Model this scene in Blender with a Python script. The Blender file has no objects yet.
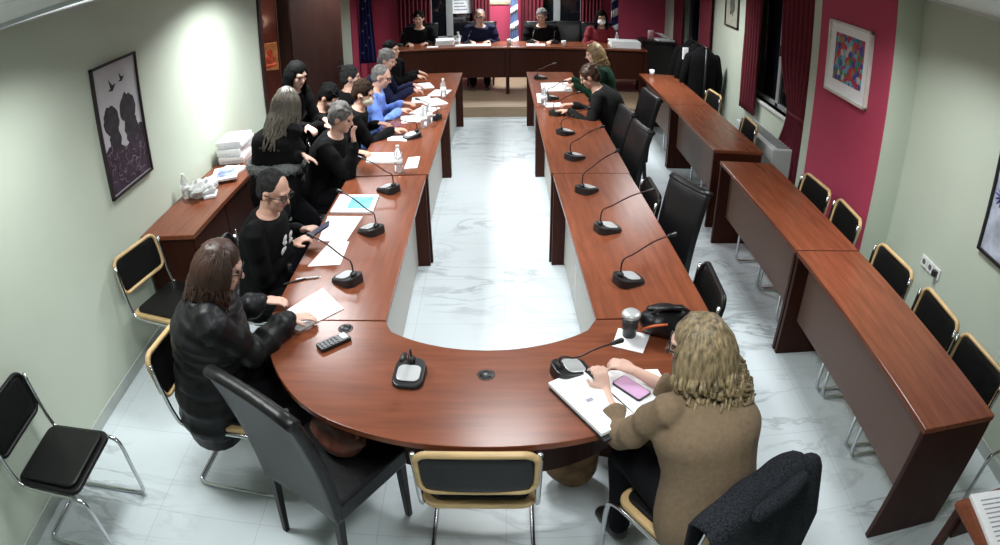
import bpy, math, random
from mathutils import Vector, Matrix, noise
random.seed(7)
PI = math.pi
SC = bpy.context.scene
COL = SC.collection
R = math.radians
V = Vector

# ------------------------------------------------------------------ camera (wide CCTV lens, equidistant-like)
cd = bpy.data.cameras.new('camera')
cam = bpy.data.objects.new('camera', cd)
COL.objects.link(cam)
SC.camera = cam
cd.type = 'PANO'
cd.sensor_width = 36.0
cd.clip_start = 0.02
cd.panorama_type = 'FISHEYE_LENS_POLYNOMIAL'
cd.fisheye_fov = PI
PX = 1000 / 36.0
cd.fisheye_polynomial_k0 = 0.0
cd.fisheye_polynomial_k1 = -0.0015511572606648645 * PX
cd.fisheye_polynomial_k2 = 0.0
cd.fisheye_polynomial_k3 = -3.046152536414134e-10 * PX ** 3
cd.fisheye_polynomial_k4 = 0.0
PITCH, YAW, ROLL, CAMH = 0.5083, 0.008520347729438871, 0.01189, 2.3975
f_ = V((0, math.cos(PITCH), -math.sin(PITCH)))
u_ = V((0, math.sin(PITCH), math.cos(PITCH)))
r_ = V((1, 0, 0))
Rz = Matrix.Rotation(YAW, 3, 'Z')
f_, u_, r_ = Rz @ f_, Rz @ u_, Rz @ r_
c_, s_ = math.cos(ROLL), math.sin(ROLL)
u2, r2 = c_ * u_ + s_ * r_, c_ * r_ - s_ * u_
cam.matrix_world = Matrix.Translation((0, 0, CAMH)) @ Matrix((r2, u2, -f_)).transposed().to_4x4()

# ------------------------------------------------------------------ world and exposure
W = bpy.data.worlds.new('night')
SC.world = W
W.use_nodes = True
W.node_tree.nodes['Background'].inputs[0].default_value = (0.01, 0.012, 0.02, 1)
SC.view_settings.view_transform = 'Standard'
SC.view_settings.look = 'None'
SC.view_settings.exposure = 0.0
SC.view_settings.gamma = 1.0
SC.view_settings.use_curve_mapping = False

WL, WR, CEIL, YF, YN = -2.51, 2.95, 2.455, 11.5, -0.35
# recessed ceiling lamps: x, y, power; the last is an added fill lamp by the camera
LAMPS = [(-1.72, 5.0, 60, 'above the left row of seated people'), (1.9, 3.0, 30, 'above the near outer right desks'), (-1.7, 2.2, 27, 'above the puffer jacket woman'), (-1.7, 7.6, 42, 'above the far left arm of the council table'),
         (1.77, 7.6, 48, 'above the far right rows'), (0.0, 5.9, 38, 'above the open middle of the council table'), (0.0, 3.3, 30, 'above the curved desk'), (0.1, 10.6, 75, 'above the head desk'), (0.3, 0.9, 22, 'added unseen as fill near the camera wall')]

# ------------------------------------------------------------------ materials
MATS = {}
def mat(name, col, rough=0.5, metal=0.0, var=0.12, scale=12.0, bump=0.0, stretch=(1, 1, 1), spec=0.5, emit=None, trans=0.0, coat=0.0):
    if name in MATS:
        return MATS[name]
    m = bpy.data.materials.new(name)
    m.use_nodes = True
    nt = m.node_tree
    b = nt.nodes['Principled BSDF']
    tc = nt.nodes.new('ShaderNodeTexCoord')
    mp = nt.nodes.new('ShaderNodeMapping')
    mp.inputs['Scale'].default_value = stretch
    nz = nt.nodes.new('ShaderNodeTexNoise')
    nz.inputs['Scale'].default_value = scale
    nz.inputs['Detail'].default_value = 5
    rp = nt.nodes.new('ShaderNodeValToRGB')
    rp.color_ramp.elements[0].position = 0.3
    rp.color_ramp.elements[1].position = 0.7
    rp.color_ramp.elements[0].color = (*[max(0, c * (1 - var)) for c in col], 1)
    rp.color_ramp.elements[1].color = (*[min(1, c * (1 + var)) for c in col], 1)
    nt.links.new(tc.outputs['Object'], mp.inputs[0])
    nt.links.new(mp.outputs[0], nz.inputs['Vector'])
    nt.links.new(nz.outputs['Fac'], rp.inputs[0])
    nt.links.new(rp.outputs[0], b.inputs['Base Color'])
    b.inputs['Roughness'].default_value = rough
    b.inputs['Metallic'].default_value = metal
    b.inputs['Specular IOR Level'].default_value = spec
    b.inputs['Transmission Weight'].default_value = trans
    b.inputs['Coat Weight'].default_value = coat
    b.inputs['Coat Roughness'].default_value = 0.15
    if emit:
        b.inputs['Emission Color'].default_value = (*emit[0], 1)
        b.inputs['Emission Strength'].default_value = emit[1]
    if bump:
        bp = nt.nodes.new('ShaderNodeBump')
        bp.inputs['Strength'].default_value = bump
        bp.inputs['Distance'].default_value = 0.01
        nt.links.new(nz.outputs['Fac'], bp.inputs['Height'])
        nt.links.new(bp.outputs[0], b.inputs['Normal'])
    MATS[name] = m
    return m

def marble():
    m = mat('marble_floor', (0.74, 0.78, 0.80), 0.3)
    nt = m.node_tree
    b = nt.nodes['Principled BSDF']
    tc = [n for n in nt.nodes if n.type == 'TEX_COORD'][0]
    mp = nt.nodes.new('ShaderNodeMapping')
    mp.inputs['Rotation'].default_value = (0, 0, -0.75)
    mp.inputs['Scale'].default_value = (0.75, 2.4, 1)
    nt.links.new(tc.outputs['Object'], mp.inputs[0])
    nz = nt.nodes.new('ShaderNodeTexNoise')
    nz.inputs['Scale'].default_value = 1.5
    nz.inputs['Detail'].default_value = 9
    nz.inputs['Roughness'].default_value = 0.6
    nz.inputs['Distortion'].default_value = 1.1
    nt.links.new(mp.outputs[0], nz.inputs['Vector'])
    big = nt.nodes.new('ShaderNodeTexNoise')
    big.inputs['Scale'].default_value = 0.9
    big.inputs['Detail'].default_value = 2
    nt.links.new(tc.outputs['Object'], big.inputs['Vector'])
    ab = nt.nodes.new('ShaderNodeMath'); ab.operation = 'SUBTRACT'; ab.inputs[1].default_value = 0.5
    nt.links.new(nz.outputs['Fac'], ab.inputs[0])
    a2 = nt.nodes.new('ShaderNodeMath'); a2.operation = 'ABSOLUTE'
    nt.links.new(ab.outputs[0], a2.inputs[0])
    vr = nt.nodes.new('ShaderNodeMapRange')
    vr.inputs['From Min'].default_value = 0.0; vr.inputs['From Max'].default_value = 0.045
    vr.inputs['To Min'].default_value = 1.0; vr.inputs['To Max'].default_value = 0.0
    nt.links.new(a2.outputs[0], vr.inputs['Value'])
    mk = nt.nodes.new('ShaderNodeMapRange')
    mk.inputs['From Min'].default_value = 0.42; mk.inputs['From Max'].default_value = 0.68
    nt.links.new(big.outputs['Fac'], mk.inputs['Value'])
    mu = nt.nodes.new('ShaderNodeMath'); mu.operation = 'MULTIPLY'
    nt.links.new(vr.outputs[0], mu.inputs[0]); nt.links.new(mk.outputs[0], mu.inputs[1])
    rp = nt.nodes.new('ShaderNodeValToRGB')
    e = rp.color_ramp.elements
    e[0].position = 0.0; e[0].color = (0.60, 0.665, 0.69, 1)
    e[1].position = 1.0; e[1].color = (0.30, 0.34, 0.36, 1)
    nt.links.new(mu.outputs[0], rp.inputs[0])
    br = nt.nodes.new('ShaderNodeTexBrick')
    br.offset = 0.0
    br.inputs['Scale'].default_value = 1.0
    br.inputs['Brick Width'].default_value = 0.6
    br.inputs['Row Height'].default_value = 0.6
    br.inputs['Mortar Size'].default_value = 0.003
    br.inputs['Mortar Smooth'].default_value = 0.3
    br.inputs['Color1'].default_value = (1, 1, 1, 1)
    br.inputs['Color2'].default_value = (0.96, 0.96, 0.96, 1)
    br.inputs['Mortar'].default_value = (0.80, 0.80, 0.80, 1)
    nt.links.new(tc.outputs['Object'], br.inputs['Vector'])
    mx = nt.nodes.new('ShaderNodeMix')
    mx.data_type = 'RGBA'
    mx.blend_type = 'MULTIPLY'
    mx.inputs['Factor'].default_value = 1
    nt.links.new(rp.outputs[0], mx.inputs['A'])
    nt.links.new(br.outputs['Color'], mx.inputs['B'])
    nt.links.new(mx.outputs['Result'], b.inputs['Base Color'])
    return m

def abstract_paint():
    m = mat('abstract_paint', (0.5, 0.4, 0.4), 0.6)
    nt = m.node_tree
    b = nt.nodes['Principled BSDF']
    tc = [n for n in nt.nodes if n.type == 'TEX_COORD'][0]
    vo = nt.nodes.new('ShaderNodeTexVoronoi')
    vo.inputs['Scale'].default_value = 24
    vo.inputs['Randomness'].default_value = 1
    rp = nt.nodes.new('ShaderNodeValToRGB')
    rp.color_ramp.interpolation = 'CONSTANT'
    cols = [(0.45, 0.02, 0.03), (0.05, 0.2, 0.42), (0.5, 0.05, 0.03), (0.03, 0.2, 0.06), (0.55, 0.45, 0.4), (0.05, 0.05, 0.26), (0.3, 0.2, 0.1), (0.14, 0.4, 0.5), (0.4, 0.02, 0.08)]
    e = rp.color_ramp.elements
    e[0].color = (*cols[0], 1)
    e[1].position = 1 / 9; e[1].color = (*cols[1], 1)
    for i in range(2, 9):
        x = e.new(i / 9); x.color = (*cols[i], 1)
    nt.links.new(tc.outputs['Object'], vo.inputs['Vector'])
    sp = nt.nodes.new('ShaderNodeSeparateColor')
    nt.links.new(vo.outputs['Color'], sp.inputs[0])
    nt.links.new(sp.outputs[0], rp.inputs[0])
    nt.links.new(rp.outputs[0], b.inputs['Base Color'])
    return m

def carved(name, stretch):   # reddish brown laminate wood
    return mat(name, (0.17, 0.049, 0.022), 0.27, 0, 0.22, 5.0, stretch=stretch, spec=0.32)

M_FLOOR = marble()
M_CREAM = mat('cream_wall_paint', (0.50, 0.555, 0.46), 0.75, 0, 0.03, 2.0)
M_PINK = mat('crimson_wall_paint', (0.42, 0.046, 0.098), 0.7, 0, 0.05, 2.0)
M_CEIL = mat('white_metal_slat', (0.62, 0.64, 0.64), 0.45, 0, 0.04, 3.0)
M_BASE = mat('grey_marble_skirting', (0.42, 0.46, 0.43), 0.35, 0, 0.12, 6.0)
M_WOOD = carved('mahogany_laminate', (0.6, 6, 6))
M_WOODX = carved('mahogany_laminate_crosswise', (6, 0.6, 6))
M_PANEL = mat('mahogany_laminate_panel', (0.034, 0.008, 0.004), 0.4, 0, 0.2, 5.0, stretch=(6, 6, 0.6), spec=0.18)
M_MODESTY = mat('taupe_laminate', (0.12, 0.070, 0.053), 0.5, 0, 0.06, 40.0)
M_MODLIGHT = mat('pale_laminate', (0.42, 0.41, 0.38), 0.5, 0, 0.05, 40.0)
M_CHROME = mat('chrome', (0.6, 0.61, 0.62), 0.2, 1.0, 0.03)
M_BLACKTUBE = mat('black_tube', (0.02, 0.02, 0.021), 0.3, 0.6, 0.05)
M_BEECH = mat('beech_wood', (0.52, 0.36, 0.17), 0.42, 0, 0.15, 8.0, stretch=(1, 1, 6))
M_BLACKVINYL = mat('black_vinyl', (0.006, 0.006, 0.006), 0.42, 0, 0.2, 40.0, 0.1, spec=0.25)
M_BLACKLEATHER = mat('black_leather', (0.007, 0.007, 0.008), 0.36, 0, 0.25, 60.0, 0.15, spec=0.4)
M_DOOR = mat('dark_door_wood', (0.022, 0.007, 0.005), 0.4, 0, 0.25, 4.0, stretch=(5, 5, 0.5))
M_CURTAIN = mat('crimson_curtain', (0.13, 0.010, 0.022), 0.9, 0, 0.15, 10.0)
M_WHITEPL = mat('white_plastic', (0.75, 0.76, 0.74), 0.4, 0, 0.02)
M_RAD = mat('white_enamel', (0.55, 0.57, 0.56), 0.4, 0, 0.03)
M_PAPER = mat('white_paper', (0.86, 0.87, 0.88), 0.75, 0, 0.02, 30)
M_PAPERP = mat('printed_paper', (0.78, 0.79, 0.82), 0.7, 0, 0.16, 60.0, stretch=(1, 6, 1))
M_INK = mat('grey_print', (0.3, 0.32, 0.36), 0.8, 0, 0.3, 50)
M_BLUEINK = mat('cyan_print', (0.12, 0.45, 0.62), 0.6, 0, 0.5, 14)
M_SILVER = mat('silver_plastic', (0.52, 0.54, 0.54), 0.35, 0.4, 0.03)
M_BLACKPL = mat('black_plastic', (0.012, 0.012, 0.013), 0.35, 0, 0.1)
M_GLASSDARK = mat('night_glass', (0.006, 0.007, 0.010), 0.05, 0, 0.1, spec=0.8)
M_CLEAR = mat('clear_plastic', (0.85, 0.88, 0.9), 0.1, 0, 0.01, trans=0.75)
M_WINFRAME = mat('grey_aluminium', (0.36, 0.38, 0.38), 0.4, 0.3, 0.05)
M_DAIS = mat('oak_platform', (0.24, 0.175, 0.11), 0.5, 0, 0.15, 5.0, stretch=(0.5, 6, 6))
M_SKIN = mat('skin', (0.50, 0.29, 0.215), 0.5, 0, 0.07, 14.0)
M_SKINP = mat('skin_pale', (0.60, 0.38, 0.30), 0.5, 0, 0.07, 14.0)
M_EYE = mat('eye', (0.05, 0.035, 0.03), 0.2)
M_LIP = mat('lips', (0.36, 0.12, 0.10), 0.5)
M_SHOE = mat('black_shoe', (0.012, 0.011, 0.011), 0.35)
M_TROUSER = mat('black_trousers', (0.005, 0.005, 0.007), 0.85, spec=0.12)

# ------------------------------------------------------------------ mesh toolkit
class MB:
    def __init__(s):
        s.v, s.f = [], []
    def add(s, vs, fs):
        n = len(s.v)
        s.v += [V(v) for v in vs]
        s.f += [tuple(i + n for i in f) for f in fs]
        return s
    def box(s, c, d, rz=0.0, rx=0.0, ry=0.0):
        m = Matrix.Translation(c) @ Matrix.Rotation(rz, 4, 'Z') @ Matrix.Rotation(ry, 4, 'Y') @ Matrix.Rotation(rx, 4, 'X')
        x, y, z = [k / 2 for k in d]
        vs = [m @ V(p) for p in ((-x, -y, -z), (x, -y, -z), (x, y, -z), (-x, y, -z), (-x, -y, z), (x, -y, z), (x, y, z), (-x, y, z))]
        return s.add(vs, [(0, 3, 2, 1), (4, 5, 6, 7), (0, 1, 5, 4), (1, 2, 6, 5), (2, 3, 7, 6), (3, 0, 4, 7)])
    def bx(s, x0, x1, y0, y1, z0, z1):
        return s.box(((x0 + x1) / 2, (y0 + y1) / 2, (z0 + z1) / 2), (x1 - x0, y1 - y0, z1 - z0))
    def prism(s, pts, z0, z1):
        n = len(pts)
        vs = [(x, y, z0) for x, y in pts] + [(x, y, z1) for x, y in pts]
        return s.add(vs, [tuple(range(n - 1, -1, -1)), tuple(range(n, 2 * n))] + [(i, (i + 1) % n, (i + 1) % n + n, i + n) for i in range(n)])
    def sheet(s, fn, nu, nv, th=0.0, nrm=V((0, 0, 1))):      # a grid surface fn(u,v); closed to thickness th along nrm
        n = len(s.v)
        top = [V(fn(i / nu, j / nv)) for j in range(nv + 1) for i in range(nu + 1)]
        fs = []
        w = nu + 1
        for j in range(nv):
            for i in range(nu):
                a = j * w + i
                fs.append((a, a + 1, a + 1 + w, a + w))
        if th:
            k = len(top)
            bot = [p - V(nrm) * th for p in top]
            fs += [tuple(reversed([q + k for q in f])) for f in fs]
            edge = [i for i in range(w)] + [j * w + nu for j in range(1, nv + 1)] + [nv * w + i for i in range(nu - 1, -1, -1)] + [j * w for j in range(nv - 1, 0, -1)]
            for i in range(len(edge)):
                a, b = edge[i], edge[(i + 1) % len(edge)]
                fs.append((b, a, a + k, b + k))
            top += bot
        return s.add(top, fs)
    def tube(s, pts, rad, seg=8, up=None, caps=True, closed=False):
        # rad: float, or one value per point; a value may be (a, b): half width along `side`, half depth across it
        pts = [V(p) for p in pts]
        n = len(pts)
        rr = [rad] * n if not isinstance(rad, list) else rad
        rings = []
        side = None
        for i, p in enumerate(pts):
            t = (pts[(i + 1) % n] - pts[i - 1]) if closed else (pts[min(i + 1, n - 1)] - pts[max(i - 1, 0)])
            if t.length < 1e-9:
                t = V((0, 0, 1))
            t.normalize()
            if up is not None:
                sd = V(up) - t * V(up).dot(t)
            elif side is None:
                a = V((0, 0, 1)) if abs(t.z) < 0.9 else V((1, 0, 0))
                sd = a.cross(t)
            else:
                sd = side - t * side.dot(t)
            sd.normalize()
            side = sd
            bt = t.cross(sd)
            a, b = rr[i] if isinstance(rr[i], tuple) else (rr[i], rr[i])
            rings.append([p + sd * (a * math.cos(2 * PI * k / seg)) + bt * (b * math.sin(2 * PI * k / seg)) for k in range(seg)])
        vs = [q for r in rings for q in r]
        fs = []
        for i in range(n if closed else n - 1):
            for k in range(seg):
                j = (i + 1) % n
                fs.append((i * seg + k, i * seg + (k + 1) % seg, j * seg + (k + 1) % seg, j * seg + k))
        if not closed and caps:
            fs.append(tuple(range(seg - 1, -1, -1)))
            fs.append(tuple((n - 1) * seg + k for k in range(seg)))
        return s.add(vs, fs)
    def cap(s, pts, rad, seg=10, up=None):                   # tube with rounded ends
        pts = [V(p) for p in pts]
        rr = list(rad) if isinstance(rad, list) else [rad] * len(pts)
        t0 = (pts[0] - pts[1]).normalized()
        t1 = (pts[-1] - pts[-2]).normalized()
        def sc(r, k):
            return (r[0] * k, r[1] * k) if isinstance(r, tuple) else r * k
        def mn(r):
            return min(r) if isinstance(r, tuple) else r
        P, Q = [], []
        for a in (85, 60, 30):
            P.append(pts[0] + t0 * mn(rr[0]) * math.sin(R(a))); Q.append(sc(rr[0], math.cos(R(a))))
        P += pts; Q += rr
        for a in (30, 60, 85):
            P.append(pts[-1] + t1 * mn(rr[-1]) * math.sin(R(a))); Q.append(sc(rr[-1], math.cos(R(a))))
        return s.tube(P, Q, seg, up)
    def ball(s, c, r, seg=14, rings=9, m=None, noise_amp=0.0, noise_sc=30.0):
        c = V(c)
        if not isinstance(r, (tuple, list, Vector)):
            r = (r, r, r)
        vs = []
        for j in range(rings + 1):
            th = PI * j / rings
            for k in range(seg):
                ph = 2 * PI * k / seg
                p = V((r[0] * math.sin(th) * math.cos(ph), r[1] * math.sin(th) * math.sin(ph), r[2] * math.cos(th)))
                if noise_amp:
                    p *= 1 + noise_amp * noise.noise(p * noise_sc + c)
                if m is not None:
                    p = m @ p
                vs.append(c + p)
        fs = []
        for j in range(rings):
            for k in range(seg):
                a, b = j * seg + k, j * seg + (k + 1) % seg
                fs.append((a + seg, b + seg, b, a))
        return s.add(vs, fs)
    def lathe(s, c, prof, seg=16):
        c = V(c)
        vs = [c + V((r * math.cos(2 * PI * k / seg), r * math.sin(2 * PI * k / seg), z)) for r, z in prof for k in range(seg)]
        fs = [(i * seg + k, i * seg + (k + 1) % seg, (i + 1) * seg + (k + 1) % seg, (i + 1) * seg + k) for i in range(len(prof) - 1) for k in range(seg)]
        n = len(prof)
        fs += [tuple(range(seg - 1, -1, -1)), tuple((n - 1) * seg + k for k in range(seg))]
        return s.add(vs, fs)
    def xf(s, m):
        s.v = [m @ v for v in s.v]
        return s
    def obj(s, name, m, parent=None, smooth=False, bevel=0.0, remesh=0.0, relax=0, world=False):
        me = bpy.data.meshes.new(name)
        off = V((0, 0, 0))
        if world and parent is not None:
            off = WORLD[parent.name]
        me.from_pydata([tuple(v - off) for v in s.v], [], s.f)
        me.materials.append(m)
        me.validate()
        o = bpy.data.objects.new(name, me)
        COL.objects.link(o)
        if parent is not None:
            o.parent = parent
        if remesh:
            md = o.modifiers.new('r', 'REMESH'); md.mode = 'VOXEL'; md.voxel_size = remesh; md.use_smooth_shade = True
            if relax:
                sm = o.modifiers.new('s', 'SMOOTH'); sm.factor = 0.5; sm.iterations = relax
            dg = bpy.context.evaluated_depsgraph_get()
            me2 = bpy.data.meshes.new_from_object(o.evaluated_get(dg))
            o.modifiers.clear()
            o.data = me2
            bpy.data.meshes.remove(me)
            if not me2.materials:
                me2.materials.append(m)
            else:
                me2.materials[0] = m
            smooth = True
        if smooth:
            o.data.polygons.foreach_set('use_smooth', [True] * len(o.data.polygons))
        if bevel:
            md = o.modifiers.new('bevel', 'BEVEL'); md.width = bevel; md.segments = 2; md.limit_method = 'ANGLE'
        return o

WORLD = {}
def tag(o, label, cat, group=None):
    o['label'] = label
    o['category'] = cat
    if group:
        o['group'] = group
    return o
def thing(name, label, cat, loc=(0, 0, 0), rz=0.0, group=None):
    o = bpy.data.objects.new(name, None)
    o.empty_display_size = 0.1
    COL.objects.link(o)
    o.location = loc
    o.rotation_euler = (0, 0, rz)
    WORLD[o.name] = V(loc)
    return tag(o, label, cat, group)
def struct(name, mb, m, parent=None, **k):
    o = mb.obj(name, m, parent, **k)
    o['kind'] = 'structure'
    return o
def dup(root, loc, rz, label, group=None):
    r = root.copy(); COL.objects.link(r)
    r.location = loc; r.rotation_euler = (0, 0, rz)
    WORLD[r.name] = V(loc)
    r['label'] = label
    if group:
        r['group'] = group
    for ch in list(root.children):
        c = ch.copy(); COL.objects.link(c); c.parent = r
        for g in list(ch.children):
            d = g.copy(); COL.objects.link(d); d.parent = c
    return r
def rrect(w, h, r, n=5):
    out = []
    for cx, cy, a0 in ((w / 2 - r, h / 2 - r, 0), (-w / 2 + r, h / 2 - r, 90), (-w / 2 + r, -h / 2 + r, 180), (w / 2 - r, -h / 2 + r, 270)):
        for k in range(n + 1):
            a = R(a0 + 90 * k / n)
            out.append((cx + r * math.cos(a), cy + r * math.sin(a)))
    return out
def smooth_path(pts, n=6):
    pts = [V(p) for p in pts]
    out = []
    for i in range(len(pts) - 1):
        p0, p1, p2, p3 = pts[max(i - 1, 0)], pts[i], pts[i + 1], pts[min(i + 2, len(pts) - 1)]
        for k in range(n):
            t = k / n
            out.append(0.5 * ((2 * p1) + (p2 - p0) * t + (2 * p0 - 5 * p1 + 4 * p2 - p3) * t * t + (3 * p1 - p0 - 3 * p2 + p3) * t ** 3))
    out.append(pts[-1])
    return out

# ------------------------------------------------------------------ room shell
struct('floor', MB().bx(-4.3, 3.4, YN - 0.1, YF + 0.2, -0.1, 0), M_FLOOR)
DY0, DY1, DZ = 6.36, 7.28, 2.1
lw = MB()
lw.bx(WL - 0.12, WL, YN, DY0, 0, CEIL)
lw.bx(WL - 0.12, WL, DY1, 10.5, 0, CEIL)
lw.bx(WL - 0.12, WL, DY0, DY1, DZ, CEIL)
struct('wall_left', lw, M_CREAM)
struct('wall_left_alcove', MB().bx(WL - 0.12, WL + 0.02, 10.5, YF, 0, CEIL), M_PINK)
struct('baseboard_left', MB().bx(WL, WL + 0.014, YN, DY0 - 0.07, 0, 0.085).bx(WL, WL + 0.014, DY1 + 0.07, 10.5, 0, 0.085), M_BASE, bevel=0.003)
# right wall: a near plain stretch, a pillar faced in crimson, a window bay, a stretch of wall, a far window
W1Y0, W1Y1, W1Z0, W1Z1 = 5.75, 7.2, 0.86, 2.2
W2Y0, W2Y1 = 8.85, 10.3
rw = MB()
T = 0.14
rw.bx(WR, WR + T, YN, W1Y0, 0, CEIL)
rw.bx(WR, WR + T, W1Y0, W1Y1, 0, W1Z0).bx(WR, WR + T, W1Y0, W1Y1, W1Z1, CEIL)
rw.bx(WR, WR + T, W1Y1, W2Y0, 0, CEIL)
rw.bx(WR, WR + T, W2Y0, W2Y1, 0, W1Z0).bx(WR, WR + T, W2Y0, W2Y1, W1Z1, CEIL)
rw.bx(WR, WR + T, W2Y1, YF, 0, CEIL)
struct('wall_right', rw, M_CREAM)
struct('wall_right_pillar', MB().bx(2.70, WR, 3.79, 5.12, 0, CEIL), M_CREAM)
struct('wall_right_pillar_facing', MB().bx(2.69, 2.70, 3.79, 4.96, 0, CEIL), M_PINK)
struct('baseboard_right', MB().bx(WR - 0.014, WR, YN, 3.79, 0, 0.085).bx(WR - 0.014, WR, 5.12, YF, 0, 0.085), M_BASE, bevel=0.003)
# far wall with two window openings behind the head table
FW = [(-1.32, -0.42), (0.62, 1.45)]
fw = MB()
xs = [WL - 0.12, FW[0][0], FW[0][1], FW[1][0], FW[1][1], WR + T]
fw.bx(xs[0], xs[1], YF, YF + 0.14, 0, CEIL).bx(xs[2], xs[3], YF, YF + 0.14, 0, CEIL).bx(xs[4], xs[5], YF, YF + 0.14, 0, CEIL)
for a, b in FW:
    fw.bx(a, b, YF, YF + 0.14, 0, 0.75).bx(a, b, YF, YF + 0.14, 2.2, CEIL)
struct('wall_far', fw, M_PINK)
struct('wall_near', MB().bx(WL - 0.12, WR + T, YN - 0.12, YN, 0, CEIL), M_CREAM)
ce = MB().bx(WL - 0.12, WR + T, YN - 0.1, YF + 0.1, CEIL + 0.02, CEIL + 0.1)
x = WL
while x < WR:
    ce.bx(x + 0.006, min(x + 0.094, WR), YN, YF, CEIL, CEIL + 0.021)
    x += 0.1
struct('ceiling', ce, M_CEIL)
struct('trim_1', MB().bx(WL, WL + 0.02, YN, YF, CEIL - 0.02, CEIL), M_CEIL)
struct('trim_2', MB().bx(WR - 0.02, WR, YN, 3.79, CEIL - 0.02, CEIL), M_CEIL)

def side_window(name, y0, y1):
    fr = MB()
    X = WR + 0.10
    for a, b, c, d in ((y0, y1, W1Z0, W1Z0 + 0.05), (y0, y1, W1Z1 - 0.05, W1Z1), (y0, y0 + 0.05, W1Z0, W1Z1), (y1 - 0.05, y1, W1Z0, W1Z1), ((y0 + y1) / 2 - 0.04, (y0 + y1) / 2 + 0.04, W1Z0, W1Z1)):
        fr.bx(X - 0.03, X + 0.03, a, b, c, d)
    w = struct(name, fr, M_WINFRAME, bevel=0.004)
    MB().bx(X - 0.004, X + 0.004, y0 + 0.04, y1 - 0.04, W1Z0 + 0.04, W1Z1 - 0.04).obj('glass_pane', M_GLASSDARK, w)
    MB().bx(X - 0.045, X - 0.03, (y0 + y1) / 2 - 0.012, (y0 + y1) / 2 + 0.012, 1.45, 1.58).obj('window_handle', M_BLACKPL, w)
    MB().bx(WR - 0.03, WR + T, y0 - 0.02, y1 + 0.02, W1Z0 - 0.03, W1Z0).obj('window_sill', M_WHITEPL, w, bevel=0.004)
side_window('window_1', W1Y0, W1Y1)
side_window('window_2', W2Y0, W2Y1)
def far_window(name, x0, x1):
    fr = MB()
    Y = YF + 0.07
    xm = x0 + (x1 - x0) * 0.42
    for a, b, c, d in ((x0, x1, 0.75, 0.82), (x0, x1, 2.13, 2.2), (x0, x0 + 0.06, 0.75, 2.2), (x1 - 0.06, x1, 0.75, 2.2), (xm - 0.06, xm + 0.06, 0.75, 2.2)):
        fr.bx(a, b, Y - 0.03, Y + 0.03, c, d)
    w = struct(name, fr, M_WINFRAME, bevel=0.004)
    MB().bx(x0 + 0.04, x1 - 0.04, Y - 0.004, Y + 0.004, 0.8, 2.15).obj('glass_pane', M_GLASSDARK, w)
    MB().bx(x0 - 0.02, x1 + 0.02, YF - 0.04, YF + 0.1, 0.72, 0.75).obj('window_sill', M_WHITEPL, w, bevel=0.004)
far_window('window_3', *FW[0])
far_window('window_4', *FW[1])

# door on the left with the small corridor behind it
hall = MB()
hall.bx(-4.2, -4.1, 5.2, 8.8, 0, 2.5).bx(-4.1, WL - 0.12, 5.2, 5.3, 0, 2.5).bx(-4.1, WL - 0.12, 8.7, 8.8, 0, 2.5).bx(-4.2, WL - 0.12, 5.2, 8.8, 2.5, 2.6)
struct('wall_corridor', hall, mat('rose_corridor_paint', (0.34, 0.24, 0.20), 0.7, 0, 0.05, 2))
struct('door_2', MB().bx(-2.90, WL - 0.125, 7.20, 7.24, 0, 2.4), mat('dark_red_door', (0.07, 0.014, 0.009), 0.4, 0, 0.2, 5))
df = MB()
for a, b, c, d in ((DY0 - 0.07, DY0 + 0.02, 0, DZ + 0.07), (DY1 - 0.02, DY1 + 0.07, 0, DZ + 0.07), (DY0 - 0.07, DY1 + 0.07, DZ - 0.02, DZ + 0.07)):
    df.bx(WL - 0.13, WL + 0.025, a, b, c, d)
dr = struct('door_1', df, M_DOOR, bevel=0.005)
dl = MB()
L = 0.81
dl.bx(0, L, -0.02, 0.02, 0.01, DZ - 0.03)
lm = Matrix.Translation((WL + 0.03, DY1 - 0.02, 0)) @ Matrix.Rotation(R(56), 4, 'Z')
dl.xf(lm)
leaf = dl.obj('door_leaf', M_DOOR, dr, bevel=0.006)
hd = MB().tube([(L - 0.06, -0.02, 1.02), (L - 0.06, -0.07, 1.02), (L - 0.17, -0.075, 1.02)], 0.009, 8).box((L - 0.06, -0.025, 1.0), (0.035, 0.01, 0.2)).xf(lm)
hd.obj('door_handle', M_BLACKPL, leaf)
hb = MB().ball((L - 0.0, -0.0, 1.62), 0.02).xf(lm)
# amber framed notice and lamp in the corridor
t = thing('corridor_notice', 'amber poster with a red figure hanging in the open doorway', 'poster', (-2.73, 7.17, 1.33), R(-84))
MB().box((0, 0.0, 0.0), (0.015, 0.19, 0.34)).obj('frame', mat('amber_board', (0.5, 0.2, 0.06), 0.5, 0, 0.3), t, bevel=0.004)
q = MB().ball((0.012, 0, -0.03), (0.006, 0.06, 0.06)).ball((0.012, 0.0, 0.05), (0.006, 0.035, 0.05)).box((0.011, 0, -0.11), (0.008, 0.15, 0.04), rx=0.15)
q.obj('printed_figure', mat('red_print', (0.5, 0.06, 0.02), 0.6, 0, 0.4, 20), t, smooth=True)
t = thing('wall_lamp', 'small round lit lamp high in the corridor beyond the doorway', 'lamp', (-2.84, 7.18, 1.76), -PI / 2)
MB().lathe((0, 0, 0), [(0.03, -0.04), (0.05, 0.0), (0.03, 0.04)]).xf(Matrix.Rotation(PI / 2, 4, 'Y')).obj('lamp_base', M_WHITEPL, t, smooth=True)
MB().ball((0.07, 0, 0), 0.055).obj('bulb', mat('warm_bulb', (1, 0.85, 0.7), 0.4, emit=((1, 0.8, 0.6), 10)), t, smooth=True)
ld = bpy.data.lights.new('corridor_light', 'POINT'); ld.energy = 34; ld.color = (1, 0.82, 0.70); ld.shadow_soft_size = 0.1
lo = bpy.data.objects.new('corridor_light', ld); COL.objects.link(lo); lo.location = (-3.6, 6.9, 2.1)

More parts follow.
